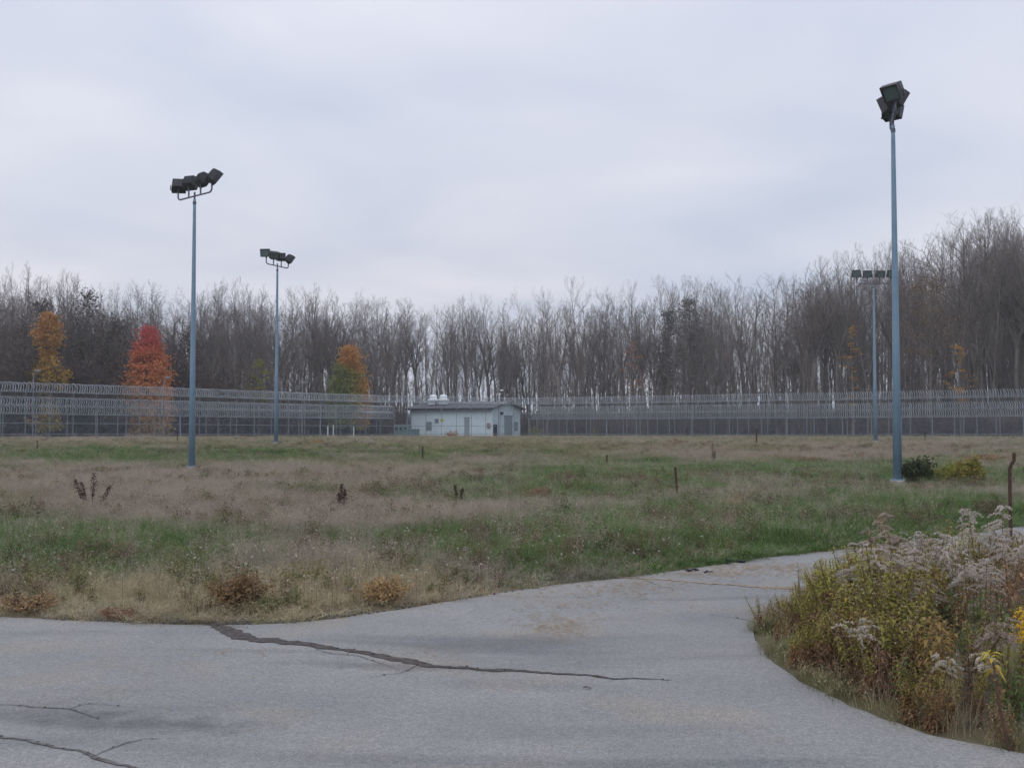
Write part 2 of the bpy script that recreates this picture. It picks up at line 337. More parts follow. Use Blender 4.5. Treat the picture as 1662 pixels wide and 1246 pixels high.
def sheet(name, pts, z, m, skirt=.03, **kw):
    n = len(pts); V = [(p.x, p.y, z) for p in pts] + [(p.x, p.y, z - skirt) for p in pts]
    Fc = [tuple(range(n))] + [((i + 1) % n, i, i + n, (i + 1) % n + n) for i in range(n)]
    b_ = MB(); b_.add(V, Fc); return b_.build(name, m, kw.get('parent'))
road = sheet('road', outline, .012, M['road'])
tag(road, 'pale worn asphalt drive that forks round the weed bed', kind='structure')
ROADP = np.array([(p.x, p.y) for p in outline])
ISL = np.array([(p.x, p.y) for p in IB + IF[1:]])
def inside(P, x, y):
    n = len(P); r = np.zeros(len(x), bool); j = n - 1
    for i in range(n):
        xi, yi = P[i]; xj, yj = P[j]
        c = ((yi > y) != (yj > y)); r ^= c & (x < (xj - xi) * (y - yi) / ((yj - yi) or 1e-9) + xi); j = i
    return r
def edist(P, x, y):
    P = P[::3]; d = np.full(len(x), 1e9)
    for a, b_ in zip(P[:-1], P[1:]):
        ab = b_ - a; L = ab @ ab + 1e-12; t = np.clip(((x - a[0]) * ab[0] + (y - a[1]) * ab[1]) / L, 0, 1)
        d = np.minimum(d, np.hypot(x - a[0] - t * ab[0], y - a[1] - t * ab[1]))
    return d
# cracks: ragged ribbons lying on the road
def crack(pix, name, label, m, widths, jit=.012):
    c = smooth(GP(pix), 8); n = len(c); up, lo = [], []
    c2 = []
    for a, b_ in zip(c[:-1], c[1:]):
        k = max(1, int((b_ - a).length / .03)); c2 += [a.lerp(b_, i / k) for i in range(k)]
    c = [p + Vector((0, (float(vnoise(p.x * 5, p.y * 5, 1.)) - .5) * .07 + (float(vnoise(p.x * 22, p.y * 22, 1.)) - .5) * .03, 0)) for p in c2]; n = len(c)
    for i, p in enumerate(c):
        t = (c[min(i + 1, n - 1)] - c[max(i - 1, 0)]).normalized(); s_ = Vector((-t.y, t.x, 0))
        w = np.interp(i / (n - 1), np.linspace(0, 1, len(widths)), widths); w *= .35 + .75 * float(vnoise(p.x * 9, p.y * 9, 1.3)) + .6 * float(vnoise(p.x * 40, p.y * 40, 1.3))
        up.append(p + s_ * (w / 2 + rnd.uniform(-jit, jit) * w * 8)); lo.append(p - s_ * (w / 2 + rnd.uniform(-jit, jit) * w * 8))
    b_ = MB(); z = .0165
    b_.add([(p.x, p.y, z) for p in up] + [(p.x, p.y, z) for p in lo], [(i, i + n, i + n + 1, i + 1) for i in range(n - 1)])
    for i in range(0, n, 1):
        if rnd.random() < .22:
            p = up[i].lerp(lo[i], rnd.random()); r_ = rnd.uniform(.003, .007); b_.box((p.x, p.y, z + r_ * .3), (r_ * 2, r_ * 1.5, r_), Matrix.Rotation(rnd.random() * 3, 3, 'Z'))
    return tag(b_.build(name, m), label, kind='structure')
crack([(338, 1013), (362, 1022), (395, 1036), (440, 1042), (500, 1049), (560, 1057), (620, 1067), (680, 1079), (730, 1086), (800, 1090), (880, 1095), (960, 1100), (1030, 1104), (1095, 1107)], 'tarred_crack', 'long dark crumbled seam across the asphalt drive', M['tar'], [.05, .12, .19, .13, .10, .085, .08, .085, .07, .055, .05, .045, .02, .004])
crack([(-60, 1195), (0, 1200), (60, 1208), (110, 1220), (170, 1236), (230, 1255)], 'road_crack', 'dark crack at the bottom left of the drive', M['crack'], [.006, .014, .024, .02, .026, .02])
crack([(-40, 1146), (40, 1150), (90, 1153), (130, 1159), (165, 1172)], 'road_crack', 'thin crack above the lower left crack', M['crack'], [.006, .010, .012, .010, .003])
for pth in ([(500, 1049), (540, 1064), (590, 1070), (650, 1092)], [(680, 1080), (650, 1096), (600, 1101)], [(110, 1154), (150, 1146), (210, 1152)], [(150, 1232), (190, 1214), (230, 1206), (290, 1203)], [(1030, 938), (1080, 955), (1120, 960)], [(1150, 1000), (1210, 1008), (1226, 1016)]):
    crack(pth, 'hairline_crack', 'hairline crack in the old asphalt', M['crack'], [.003, .009, .006, .002])
crack([(1000, 938), (1060, 942), (1130, 947), (1200, 952), (1270, 956), (1345, 961)], 'road_joint', 'straight joint between two asphalt pours by the weed bed', M['debris'], [.03, .055, .05, .06, .07, .05])

# ------------------------------------------------------------------ grass scatter (geometry nodes on a cloud of points)
def unlinked(name, meshes):
    c = bpy.data.collections.new(name)
    for i, m in enumerate(meshes):
        o = bpy.data.objects.new('%s_%02d' % (name, i), m); c.objects.link(o)
    return c
def scatter(name, label, cat, pts, rot, scl, src, kind='stuff'):
    me = bpy.data.meshes.new(name); me.from_pydata([tuple(p) for p in pts], [], [])
    a = me.attributes.new('rotv', 'FLOAT_VECTOR', 'POINT'); a.data.foreach_set('vector', np.asarray(rot, np.float32).ravel())
    a = me.attributes.new('sclv', 'FLOAT_VECTOR', 'POINT'); a.data.foreach_set('vector', np.asarray(scl, np.float32).ravel())
    a = me.attributes.new('pick', 'INT', 'POINT'); a.data.foreach_set('value', np.random.RandomState(len(pts)).randint(0, len(src.objects), len(pts)).astype(np.int32))
    o = bpy.data.objects.new(name, me); COL.objects.link(o)
    ng = bpy.data.node_groups.new(name, 'GeometryNodeTree')
    ng.interface.new_socket('Geometry', in_out='INPUT', socket_type='NodeSocketGeometry'); ng.interface.new_socket('Geometry', in_out='OUTPUT', socket_type='NodeSocketGeometry')
    gi = N(ng, 'NodeGroupInput'); go = N(ng, 'NodeGroupOutput'); ip = N(ng, 'GeometryNodeInstanceOnPoints'); ci = N(ng, 'GeometryNodeCollectionInfo')
    ci.inputs['Collection'].default_value = src; ci.inputs['Separate Children'].default_value = True; ci.inputs['Reset Children'].default_value = True
    def at(nm, dt):
        n = N(ng, 'GeometryNodeInputNamedAttribute', data_type=dt); n.inputs[0].default_value = nm; return n.outputs[0]
    ip.inputs['Pick Instance'].default_value = True
    L = ng.links.new
    L(gi.outputs[0], ip.inputs['Points']); L(ci.outputs[0], ip.inputs['Instance'])
    e2r = N(ng, 'FunctionNodeEulerToRotation'); L(at('rotv', 'FLOAT_VECTOR'), e2r.inputs[0]); L(e2r.outputs[0], ip.inputs['Rotation'])
    L(at('sclv', 'FLOAT_VECTOR'), ip.inputs['Scale']); L(at('pick', 'INT'), ip.inputs['Instance Index']); L(ip.outputs[0], go.inputs[0])
    md = o.modifiers.new('scatter', 'NODES'); md.node_group = ng
    return tag(o, label, None, kind=kind)
def blade(b_, rg, p, ang, h, w, bend, seg=3):
    dx, dy = math.cos(ang), math.sin(ang); tx, ty = -dy, dx; V = []
    for i in range(seg):
        t = i / seg; q = (p[0] + dx * bend * h * t * t, p[1] + dy * bend * h * t * t, h * t * (1 - .25 * bend * t)); ww = w * (1 - .75 * t) / 2
        V += [(q[0] - tx * ww, q[1] - ty * ww, q[2]), (q[0] + tx * ww, q[1] + ty * ww, q[2])]
    V.append((p[0] + dx * bend * h, p[1] + dy * bend * h, h * (1 - .25 * bend)))
    b_.add(V, [(2 * i, 2 * i + 1, 2 * i + 3, 2 * i + 2) for i in range(seg - 1)] + [(2 * seg - 2, 2 * seg - 1, 2 * seg)])
    return V[-1]
def tuft(seed, nb, h, rad, w, bend, mats, pan=0, panh=1.3, seg=3, pansz=.008):
    rg = random.Random(seed); b_ = MB()
    for _ in range(nb):
        a = rg.uniform(0, 6.283); r_ = rad * math.sqrt(rg.random()); p = (math.cos(a) * r_, math.sin(a) * r_)
        blade(b_, rg, p, a + rg.gauss(0, .9), h * rg.uniform(.45, 1.1), w * rg.uniform(.7, 1.3), bend * rg.uniform(.2, 1.3), seg)
    b_.mat(1 if len(mats) > 1 else 0)
    for _ in range(pan):
        a = rg.uniform(0, 6.283); r_ = rad * .7 * math.sqrt(rg.random()); p = (math.cos(a) * r_, math.sin(a) * r_)
        hh = h * panh * rg.uniform(.7, 1.1); bd = rg.uniform(.1, .5); tip = Vector(blade(b_, rg, p, a, hh, .0022, bd, 3)); base = Vector((p[0], p[1], 0))
        for k in range(16):
            t = rg.uniform(.5, 1.0); c = base.lerp(tip, t); c.z = tip.z * t; s_ = .03 + .09 * (1.05 - t)
            q = c + Vector((rg.gauss(0, s_), rg.gauss(0, s_), rg.uniform(0, .08)))
            b_.add([c, c + Vector((.0012, .0012, 0)), q], [(0, 1, 2)])
            v = [q + Vector((rg.uniform(-1, 1), rg.uniform(-1, 1), rg.uniform(-1, 1))) * pansz for _ in range(3)]; b_.add(v, [(0, 1, 2)])
    return b_.mesh('tuft', mats)
SRC = {
 'green': unlinked('green_tuft', [tuft(i, 60, .30, .16, .0075, .7, [M['grass_green']]) for i in range(4)] + [tuft(5, 40, .34, .16, .006, .6, [M['grass_green'], M['panicle']], pan=5, panh=1.5)]),
 'olive': unlinked('olive_tuft', [tuft(10 + i, 52, .27, .17, .0065, .6, [M['grass_olive'], M['grass_tan']], pan=3, panh=1.3) for i in range(4)]),
 'tan': unlinked('tan_tuft', [tuft(20 + i, 34, .27, .16, .0045, .6, [M['grass_tan'], M['panicle']], pan=7, panh=1.5) for i in range(4)]),
 'straw': unlinked('straw_tuft', [tuft(30 + i, 60, .24, .15, .005, .7, [M['grass_straw'], M['grass_straw']], pan=4, panh=1.5) for i in range(4)]),
 'grey': unlinked('grey_tuft', [tuft(40 + i, 50, .30, .17, .005, .5, [M['grass_grey'], M['panicle']], pan=8, panh=1.3) for i in range(4)]),
}
# where the photograph shows green, straw or purplish patches: (px, py, half width, half height, strength)
GREEN = [(180, 905, 260, 42, 1.4), (-50, 900, 150, 40, 1.2), (1130, 870, 300, 40, 1.25), (1250, 895, 160, 20, 1), (680, 920, 260, 26, .7), (760, 800, 190, 24, .95), (1000, 790, 200, 16, .9), (1300, 768, 230, 16, 1.1), (1480, 820, 240, 45, 1.2),
         (1600, 780, 160, 14, .8), (490, 802, 60, 8, 1.2), (300, 738, 330, 13, .85), (700, 742, 260, 9, .5), (150, 745, 120, 8, .7), (80, 805, 110, 12, .5), (930, 760, 170, 10, .6), (820, 905, 160, 15, .5), (1560, 905, 60, 10, .5)]
STRAW = [(150, 985, 320, 34, 1.5), (520, 975, 200, 30, 1.3), (690, 950, 170, 24, .9), (1200, 902, 300, 6, .8), (470, 1000, 130, 8, 1.2), (640, 860, 240, 40, .25)]
TAN = [(560, 850, 300, 45, 1.1), (120, 850, 240, 22, .9), (1380, 738, 320, 14, 1.35), (600, 780, 260, 20, .5), (1230, 810, 150, 14, .6), (860, 835, 240, 22, .6), (1000, 722, 500, 6, .5), (330, 790, 180, 20, .6), (200, 716, 300, 6, .7)]
def score(L, px, py):
    s_ = np.zeros(len(px))
    for a, b_, ra, rb, k in L: s_ += k * np.exp(-.5 * (((px - a) / ra) ** 2 + ((py - b_) / rb) ** 2) * 1.6)
    return s_
rs = np.random.RandomState(11)
poles_xy = [G(311, 762), AT(448, 62.5), AT(1421, 68), G(1457, 785)]
acc = {k: [] for k in SRC}
def field(y0, y1, dens, hs, ws):
    wid = lambda y: .50 * y + 6
    A = (wid(y0) + wid(y1)) * (y1 - y0); n = int(A * dens)
    y = y0 + (y1 - y0) * rs.rand(n); x = (rs.rand(n) * 2 - 1) * wid(y1); k = np.abs(x) < wid(y); x, y = x[k], y[k]
    k = ~inside(ROADP, x, y) & ~inside(ISL, x, y) & (y > 6); x, y = x[k], y[k]
    d = edist(np.array([(p.x, p.y) for p in FE]), x, y) if y0 < 30 else np.full(len(x), 99.)
    dp = np.full(len(x), 99.)
    for p in poles_xy: dp = np.minimum(dp, np.hypot((x - p.x) * 1.6, np.where(y < p.y, (y - p.y) * .32, y - p.y)))
    k = (d > .06) & (dp > .42); x, y, d, dp = x[k], y[k], d[k], dp[k]
    px, py = proj(x, y, gz(x, y)); nA = vnoise(x, y, 2.2) - .5; nB = vnoise(x + 50, y, 5.5) - .5; nC = vnoise(x, y + 40, 1.1) - .5
    sg = 1.5 * score(GREEN, px, py) + nA * 1.0 + nB * 1.0 + nC * .7 - .12
    ss = score(STRAW, px, py) + (vnoise(x, y + 90, 1.7) - .5) * .7 - .45 + .5 * np.exp(-(d / .5) ** 2)
    st = score(TAN, px, py) + (vnoise(x + 9, y + 70, 3.) - .5) * 1.2 + .02
    so = .52 + .30 * sstep(36, 60, y) + (vnoise(x - 30, y, 4.) - .5) * 1.0
    sy = .30 + (vnoise(x - 70, y + 20, 2.5) - .5) * 1.2
    S = np.stack([sg, so, st, ss, sy]) + rs.gumbel(size=(5, len(x))) * .20
    w = S.argmax(0); names = ['green', 'olive', 'tan', 'straw', 'grey']
    z = gz(x, y); hv = (.50 + .6 * vnoise(x, y, 1.6) + .45 * vnoise(x, y, .7)) * rs.uniform(.75, 1.25, len(x)) * hs * (.30 + .70 * sstep(.05, 1.3, d)) * (.30 + .70 * sstep(.3, 2.6, dp))
    for i, nm in enumerate(names):
        m_ = w == i
        acc[nm].append(np.stack([x[m_], y[m_], z[m_], hv[m_], np.full(m_.sum(), ws)], 1))
field(8.5, 16, 70, .74, 1.1)
field(16, 28, 38, .70, 1.3)
field(28, 50, 16, .66, 1.7)
field(50, 80, 7, .56, 2.2)
field(80, 122, 4.5, .58, 2.4)
LBL = {'green': 'lush green grass patches in the field', 'olive': 'olive mixed grass across the field', 'tan': 'wispy purplish tan seeding grass over the field', 'straw': 'straw coloured dry grass along the drive edge', 'grey': 'grey green fine grass between the patches'}
M['forb_olive'] = mat('forb_olive', (.13, .14, .055), col2=(.20, .20, .09), scale=8, rand=.35, trans=.3)
M['forb_brown'] = mat('forb_brown', (.15, .105, .065), col2=(.24, .18, .12), scale=8, rand=.35, trans=.3)
def forb(seed, m, H=.34, n=150, rad=.16, lf=.018):
    rg = random.Random(seed); b_ = MB()
    for _ in range(9):
        a = rg.uniform(0, 6.283); t = Vector((math.cos(a) * rad * rg.random(), math.sin(a) * rad * rg.random(), H * rg.uniform(.6, 1))); b_.tube([Vector((t.x * .2, t.y * .2, 0)), t], [.003, .0015], 3, cap=False)
        for _ in range(n // 9):
            c = t * rg.uniform(.25, 1) + Vector((rg.gauss(0, .03), rg.gauss(0, .03), rg.gauss(0, .02)))
            u = Vector((rg.gauss(0, 1), rg.gauss(0, 1), rg.gauss(0, .8))).normalized(); w = u.cross(Vector((rg.gauss(0, 1), rg.gauss(0, 1), rg.gauss(0, 1)))).normalized(); s_ = lf * rg.uniform(.5, 1.4)
            b_.add([c - u * s_, c - w * s_ * .4, c + u * s_, c + w * s_ * .4], [(0, 1, 2, 3)])
    return b_.mesh('forb', [M[m]])
fsrc = {'forb_olive': unlinked('forb_olive', [forb(500 + i, 'forb_olive') for i in range(4)]), 'forb_brown': unlinked('forb_brown', [forb(510 + i, 'forb_brown') for i in range(4)])}
for fm, lb in (('forb_olive', 'dark olive leafy weeds clumped through the field'), ('forb_brown', 'brown dried weeds clumped through the field')):
    L_ = []
    for y0, y1, dn, sc in ((9, 18, 7, 1.0), (18, 36, 3.2, 1.25), (36, 70, 1.1, 1.7), (70, 118, .5, 1.7)):
        n = int((.5 * (y0 + y1) + 12) * (y1 - y0) * dn); y = rs.uniform(y0, y1, n); x = rs.uniform(-1, 1, n) * (.5 * y + 6)
        k = ~inside(ROADP, x, y) & ~inside(ISL, x, y); k &= (vnoise(x + (40 if fm == 'forb_olive' else 0), y, 1.3) + .5 * vnoise(x, y + 20, 4.) + rs.normal(0, .1, n)) > .82
        x, y = x[k], y[k]; d = edist(np.array([(p.x, p.y) for p in FE]), x, y); k = d > .25; x, y, d = x[k], y[k], d[k]
        dp = np.full(len(x), 99.)
        for p in poles_xy: dp = np.minimum(dp, np.hypot(x - p.x, y - p.y))
        k = dp > .9; x, y, d = x[k], y[k], d[k]
        h = rs.uniform(.55, 1.15, len(x)) * (.45 + .55 * sstep(.2, 1.3, d)) * (1 if y0 < 36 else .75); L_.append(np.stack([x, y, gz(x, y), h, np.full(len(x), sc)], 1))
    a = np.concatenate(L_); n = len(a)
    scatter('field_weeds', lb, 'weeds', a[:, :3], np.stack([rs.normal(0, .1, n), rs.normal(0, .1, n), rs.rand(n) * 6.28], 1), np.stack([a[:, 4] * a[:, 3] * 1.1, a[:, 4] * a[:, 3] * 1.1, a[:, 3]], 1), fsrc[fm])
for nm, L in acc.items():
    a = np.concatenate(L); n = len(a)
    rot = np.stack([rs.normal(0, .1, n), rs.normal(0, .1, n), rs.rand(n) * 6.283], 1)
    scl = np.stack([a[:, 4] * rs.uniform(.8, 1.25, n), a[:, 4] * rs.uniform(.8, 1.25, n), a[:, 3]], 1)
    scatter('field_grass', LBL[nm], 'grass', a[:, :3], rot, scl, SRC[nm])

# ------------------------------------------------------------------ bare trees
def grow(b_, rg, p, d, L, r0, lev, P):
    seg = (7, 5, 3, 2)[lev]; pts = [p.copy()]; dirs = []; dd = d.normalized(); q = p.copy()
    for i in range(seg):
        dd = (dd + Vector((rg.gauss(0, 1), rg.gauss(0, 1), rg.gauss(0, .5))) * P['wob'][lev] + Vector((0, 0, P['up'][lev]))).normalized()
        q = q + dd * (L / seg); pts.append(q.copy()); dirs.append(dd.copy())
    rr = [max(.006, r0 * (1 - .9 * (i / seg) ** .85)) for i in range(seg + 1)]
    b_[0 if lev < 2 else 1].tube(pts, rr, (6, 4, 3, 3)[lev], cap=False)
    n = P['kids'][lev]
    for k in range(n):
        t = P['start'][lev] + (1 - P['start'][lev]) * ((k + rg.random()) / n); i = min(seg - 1, int(t * seg)); c = pts[i].lerp(pts[i + 1], t * seg - i)
        ax = dirs[i]; pr = ax.cross(Vector((rg.gauss(0, 1), rg.gauss(0, 1), rg.gauss(0, 1)))).normalized()
        an = R(rg.uniform(*P['ang'][lev])); nd = ax * math.cos(an) + pr * math.sin(an)
        if lev < 2: grow(b_, rg, c, nd, L * P['len'][lev] * rg.uniform(.6, 1.15) * (1.15 - .55 * t), r0 * (1 - .8 * t) * (.50 if lev == 0 else .55) + .003, lev + 1, P)
        else:
            l2 = L * P['len'][lev] * rg.uniform(.6, 1.3); e_ = c + nd * l2 * .5; e2 = e_ + (nd + Vector((0, 0, .35))).normalized() * l2 * .5
            b_[1].spike(c, e2, P['twig'])
            for _ in range(P['fine']):
                c2 = c.lerp(e2, rg.random()); v = (nd + Vector((rg.gauss(0, .6), rg.gauss(0, .6), rg.gauss(.3, .5)))).normalized() * l2 * .55; b_[1].spike(c2, c2 + v, P['twig'] * .7)
def bare_tree(seed, H=20, r0=.19, start=.36, kids=26, blen=.27, ang=(24, 54), leaders=0, up=.075, dens=.82):
    rg = random.Random(seed); b_ = (MB(), MB())
    P = dict(wob=(.035, .065, .07, .08), up=(.03, up, .09, .08), kids=(kids, int(9 * dens), int(6 * dens)), start=(start, .25, .15), ang=(ang, (25, 55), (25, 60)), len=(blen, .42, .42), twig=.007, fine=3)
    if leaders:
        fh = H * rg.uniform(.25, .5); lean = Vector((rg.gauss(0, .05), rg.gauss(0, .05), 1)); top = lean * fh
        b_[0].tube([Vector((0, 0, -.2)), top * .5 + Vector((rg.gauss(0, .1), 0, 0)), top], [r0 * 1.15, r0 * .95, r0 * .85], 7)
        P2 = dict(P); P2['start'] = (.12, .25, .15); P2['kids'] = (int(kids * .62), P['kids'][1], P['kids'][2])
        for k in range(leaders):
            a = 6.283 * k / leaders + rg.random(); grow(b_, rg, top.copy(), Vector((math.cos(a) * .3, math.sin(a) * .3, 1)), (H - fh) * rg.uniform(.85, 1.05), r0 * .62, 0, P2)
    else:
        grow(b_, rg, Vector((0, 0, -.2)), Vector((rg.gauss(0, .03), rg.gauss(0, .03), 1)), H, r0, 0, P)
    zt = max(v[2] for v in b_[1].v)
    return b_, zt
class Proto: pass
protos = []
specs = [dict(seed=101), dict(seed=102, leaders=2), dict(seed=103, start=.5, kids=22, blen=.2), dict(seed=104, leaders=3, r0=.26), dict(seed=105, start=.3, blen=.2, kids=30),
         dict(seed=106, start=.55, kids=18, blen=.19, r0=.15), dict(seed=107, leaders=2, ang=(25, 60), blen=.3), dict(seed=108, start=.35, ang=(18, 38)), dict(seed=109, start=.25, kids=30, blen=.22, ang=(35, 70), up=.03), dict(seed=110, leaders=4, start=.2, kids=34, blen=.40, ang=(28, 62), up=.05, r0=.28)]
for sp_ in specs:
    b_, zt = bare_tree(**sp_); p = Proto(); p.trunk = b_[0].mesh('trunk', M['bark'], True); p.crown = b_[1].mesh('crown', M['twig']); p.H = zt
    j = MB(); j.add(b_[0].v, b_[0].f); j.mat(1).add(b_[1].v, b_[1].f); p.joined = (j, [M['bark'], M['twig']]); protos.append(p)
def put_tree(p, x, y, h, rz, label, group, name='bare_tree', wid=1.0):
    e_ = empty(name, (x, y, float(gz(x, y))), rz, label, 'tree', group); s_ = h / p.H
    w = s_ * wid
    e_.scale = (w, w, s_)
    for nm, me_ in (('trunk', p.trunk), ('crown', p.crown)):
        o = bpy.data.objects.new(nm, me_); COL.objects.link(o); o.parent = e_
    return e_
PROF = [(-300, 450), (-60, 430), (0, 450), (20, 432), (38, 425), (60, 448), (85, 462), (103, 438), (125, 470), (160, 478), (200, 470), (240, 462), (268, 455), (300, 482), (333, 458), (365, 470), (400, 464), (440, 472), (490, 455), (520, 474), (560, 480), (610, 476), (660, 482), (712, 472), (745, 486), (776, 470), (800, 492), (830, 480), (870, 474), (915, 484), (940, 464), (990, 458), (1020, 470), (1060, 455), (1100, 440), (1150, 444), (1200, 438), (1240, 452), (1270, 432), (1310, 428), (1340, 424), (1385, 418), (1425, 402), (1470, 388), (1500, 400), (1540, 388), (1565, 368), (1600, 352), (1662, 362), (1800, 345), (2000, 350)]
pfx, pfy = zip(*PROF)
A0, A1, A2, A3 = Vector((-37.6, 80.7, 0)), Vector((-11.8, 110, 0)), Vector((0.2, 119.6, 0)), Vector((43.3, 93, 0))
A_1 = A0 + (A0 - A1) * .35; A4 = A3 + (A3 - A2).normalized() * 14
FENCE = [A_1, A0, A1, A2, Vector((24.1, 103.5, 0)), A3, A4]
def fence_y(px):                                  # depth of the fence in pixel column px
    best = None
    for a, b_ in zip(FENCE[:-1], FENCE[1:]):
        u = (px - CX) / F; den_ = (b_.x - a.x) - u * (b_.y - a.y)
        t = (u * a.y - a.x) / den_
        if -.001 <= t <= 1.001: best = a.y + t * (b_.y - a.y)
    if best is None: best = FENCE[0].y if px < 300 else FENCE[-1].y
    return best
rt = random.Random(77)
def zone(px):
    if px < 300: return 'bare grey brown tree in the dense wood left of the left light pole', 'bare trees of the wood left of the left light pole'
    if px < 640: return 'bare grey brown tree in the wood between the left light pole and the white building', 'bare trees of the wood between left light pole and building'
    if px < 860: return 'thin bare tree in the see-through wood behind the white building', 'bare trees of the wood behind the white building'
    if px < 1250: return 'bare grey brown tree in the wood right of the white building', 'bare trees of the wood right of the building'
    return 'tall bare tree in the high wood behind the right light poles', 'bare trees of the high wood at the right'
LANDMARK = [(38, 425, 1, 7, 'tall open bare tree rising above the wood at the far left', 1.0), (103, 438, 2, 9, 'thin lone bare treetop beside the tallest tree at the far left', .8),
            (490, 455, 4, 12, 'rounded bare treetop just right of the second light pole', 1.1), (1475, 384, 9, 10, 'lone bare treetop between the two tall stretches at the right', .9),
            (1600, 348, 9, 8, 'tallest bare tree with a broad rounded crown at the right edge', 1.35), (1652, 360, 9, 10, 'broad bare tree at the right edge beside the tallest crown', 1.25),
            (1210, 440, 1, 8, 'straight bare tree with fine crown in the middle of the right wood', 1.0), (1310, 428, 9, 6, 'bare tree with thick forked trunk left of the far right lamp row', 1.2)]
ntree = 0
for px, py, k, off, lb, wd in LANDMARK:
    y = fence_y(px) + 13 + off; q = AT(px, y); put_tree(protos[k], q.x, y, (ZAT(py, y) - q.z) * 1.0, rt.uniform(0, 6), lb, None, wid=wd); ntree += 1
cols = 272
for i in range(cols):
    px = -170 + (1850 + 170) * (i + rt.random()) / cols
    row = rt.random(); off = (15 if not 620 < px < 870 else 26) + 34 * row ** 1.1
    y = fence_y(px) + off; q = AT(px, y); top = np.interp(px + rt.uniform(-12, 12), pfx, pfy) + abs(rt.gauss(0, 1)) * 15 + (0 if rt.random() < .6 else rt.uniform(15, 90))
    h = ZAT(top, y) - q.z; k = rt.randrange(len(protos)) if rt.random() < .8 else 9; lb, gr = zone(px)
    put_tree(protos[k], q.x, y, h, rt.uniform(0, 6.28), lb, gr, wid=rt.uniform(.75, 1.3) * (1.0 if px > 1250 else .9) * min(1.2, max(.9, 20 / h * .9)))
    ntree += 1
# the wood that goes on behind, too many trunks to count
tsrc = unlinked('back_tree', [MB_.mesh('back_tree', mm) for MB_, mm in [p.joined for p in protos[:6]]])
P_, R_, S_ = [], [], []
for i in range(480):
    px = rt.uniform(-260, 1950); dense_left = px < 330
    if 600 < px < 1330 and rt.random() < (.55 if px < 900 else .4): continue
    y = fence_y(px) + rt.uniform(22, 75 if (dense_left or px > 1250) else 62); q = AT(px, y)
    top = np.interp(px, pfx, pfy) + rt.uniform(6, 90); h = ZAT(top, y) - q.z; s_ = h / 19.5
    w = s_ * rt.uniform(.6, .95)
    P_.append((q.x, y, q.z)); R_.append((0, 0, rt.uniform(0, 6.28))); S_.append((w, w, s_))
for i in range(260):
    px = rt.uniform(560, 1900); y = fence_y(px) + rt.uniform(70, 125); q = AT(px, y); h = ZAT(np.interp(px, pfx, pfy) + rt.uniform(40, 130), y) - q.z; s_ = h / 19.5
    P_.append((q.x, y, q.z)); R_.append((0, 0, rt.uniform(0, 6.28))); S_.append((s_ * .6, s_ * .6, s_))
scatter('far_woodland', 'deeper rows of bare trunks and twigs behind the front trees', 'wood', P_, R_, S_, tsrc)
# thin saplings that fill the wood between the trunks
def sapling(seed):
    rg = random.Random(seed); b_ = (MB(), MB()); P = dict(wob=(.05, .1, .16, .2), up=(.04, .06, .05, .05), kids=(13, 4, 3), start=(.2, .2, .1), ang=((25, 50), (25, 60), (25, 60)), len=(.26, .45, .45), twig=.009, fine=1)
    grow(b_, rg, Vector((0, 0, -.1)), Vector((rg.gauss(0, .05), rg.gauss(0, .05), 1)), 9, .075, 0, P)
    j = MB(); j.add(b_[0].v, b_[0].f); j.mat(1).add(b_[1].v, b_[1].f); return j, [M['bark'], M['twig']]
ssrc = unlinked('sapling', [j.mesh('sapling', mm) for j, mm in [sapling(60 + i) for i in range(5)]])
P_, R_, S_ = [], [], []
for i in range(1500):
    px = rt.uniform(-260, 1950); y = fence_y(px) + rt.uniform(14, 64); q = AT(px, y); s_ = rt.uniform(.6, 1.5)
    if 640 < px < 870 and (y < 145 or rt.random() < .3): continue
    P_.append((q.x, y, q.z)); R_.append((0, 0, rt.uniform(0, 6.28))); S_.append((s_, s_, s_))
scatter('woodland_saplings', 'thin crowded saplings filling the wood between the trunks', 'saplings', P_, R_, S_, ssrc)
# undergrowth
def shrub(seed, H=3.2, stems=9, m='thicket', leaves=0, leafm=None):
    rg = random.Random(seed); b_ = (MB(), MB())
    P = dict(wob=(.08, .12, .16, .2), up=(.04, .05, .05, .05), kids=(9, 6, 4), start=(.15, .2, .1), ang=((20, 55), (25, 60), (25, 60)), len=(.5, .5, .45), twig=.014, fine=2)
    for s_ in range(stems):
        a = rg.uniform(0, 6.283); grow(b_, rg, Vector((math.cos(a) * .3, math.sin(a) * .3, -.1)), Vector((math.cos(a) * .45, math.sin(a) * .45, 1)), H * rg.uniform(.6, 1), .035, 0, P)
    j = MB(); j.add(b_[0].v, b_[0].f); j.add(b_[1].v, b_[1].f)
    if leaves:
        j.mat(1)
        for _ in range(leaves):
            v = Vector(rg.choice(b_[1].v)); leafq(j, rg, v, .09)
    return j, [M[m]] + ([M[leafm]] if leaves else [])
def leafq(b_, rg, c, s_):
    u = Vector((rg.gauss(0, 1), rg.gauss(0, 1), rg.gauss(0, 1))).normalized(); w = u.cross(Vector((rg.gauss(0, 1), rg.gauss(0, 1), rg.gauss(0, 1)))).normalized()
    s_ *= rg.uniform(.6, 1.3); b_.add([c - u * s_, c - w * s_ * .5 + u * s_ * .1, c + u * s_, c + w * s_ * .5], [(0, 1, 2, 3)])
ush = [shrub(1), shrub(2, 2.8, 12), shrub(3, 3.6, 7), shrub(4, 2.6, 9, 'thicket', 260, 'leaf_brown')]
usrc = unlinked('brush', [j.mesh('brush', mm) for j, mm in ush])
P_, R_, S_ = [], [], []
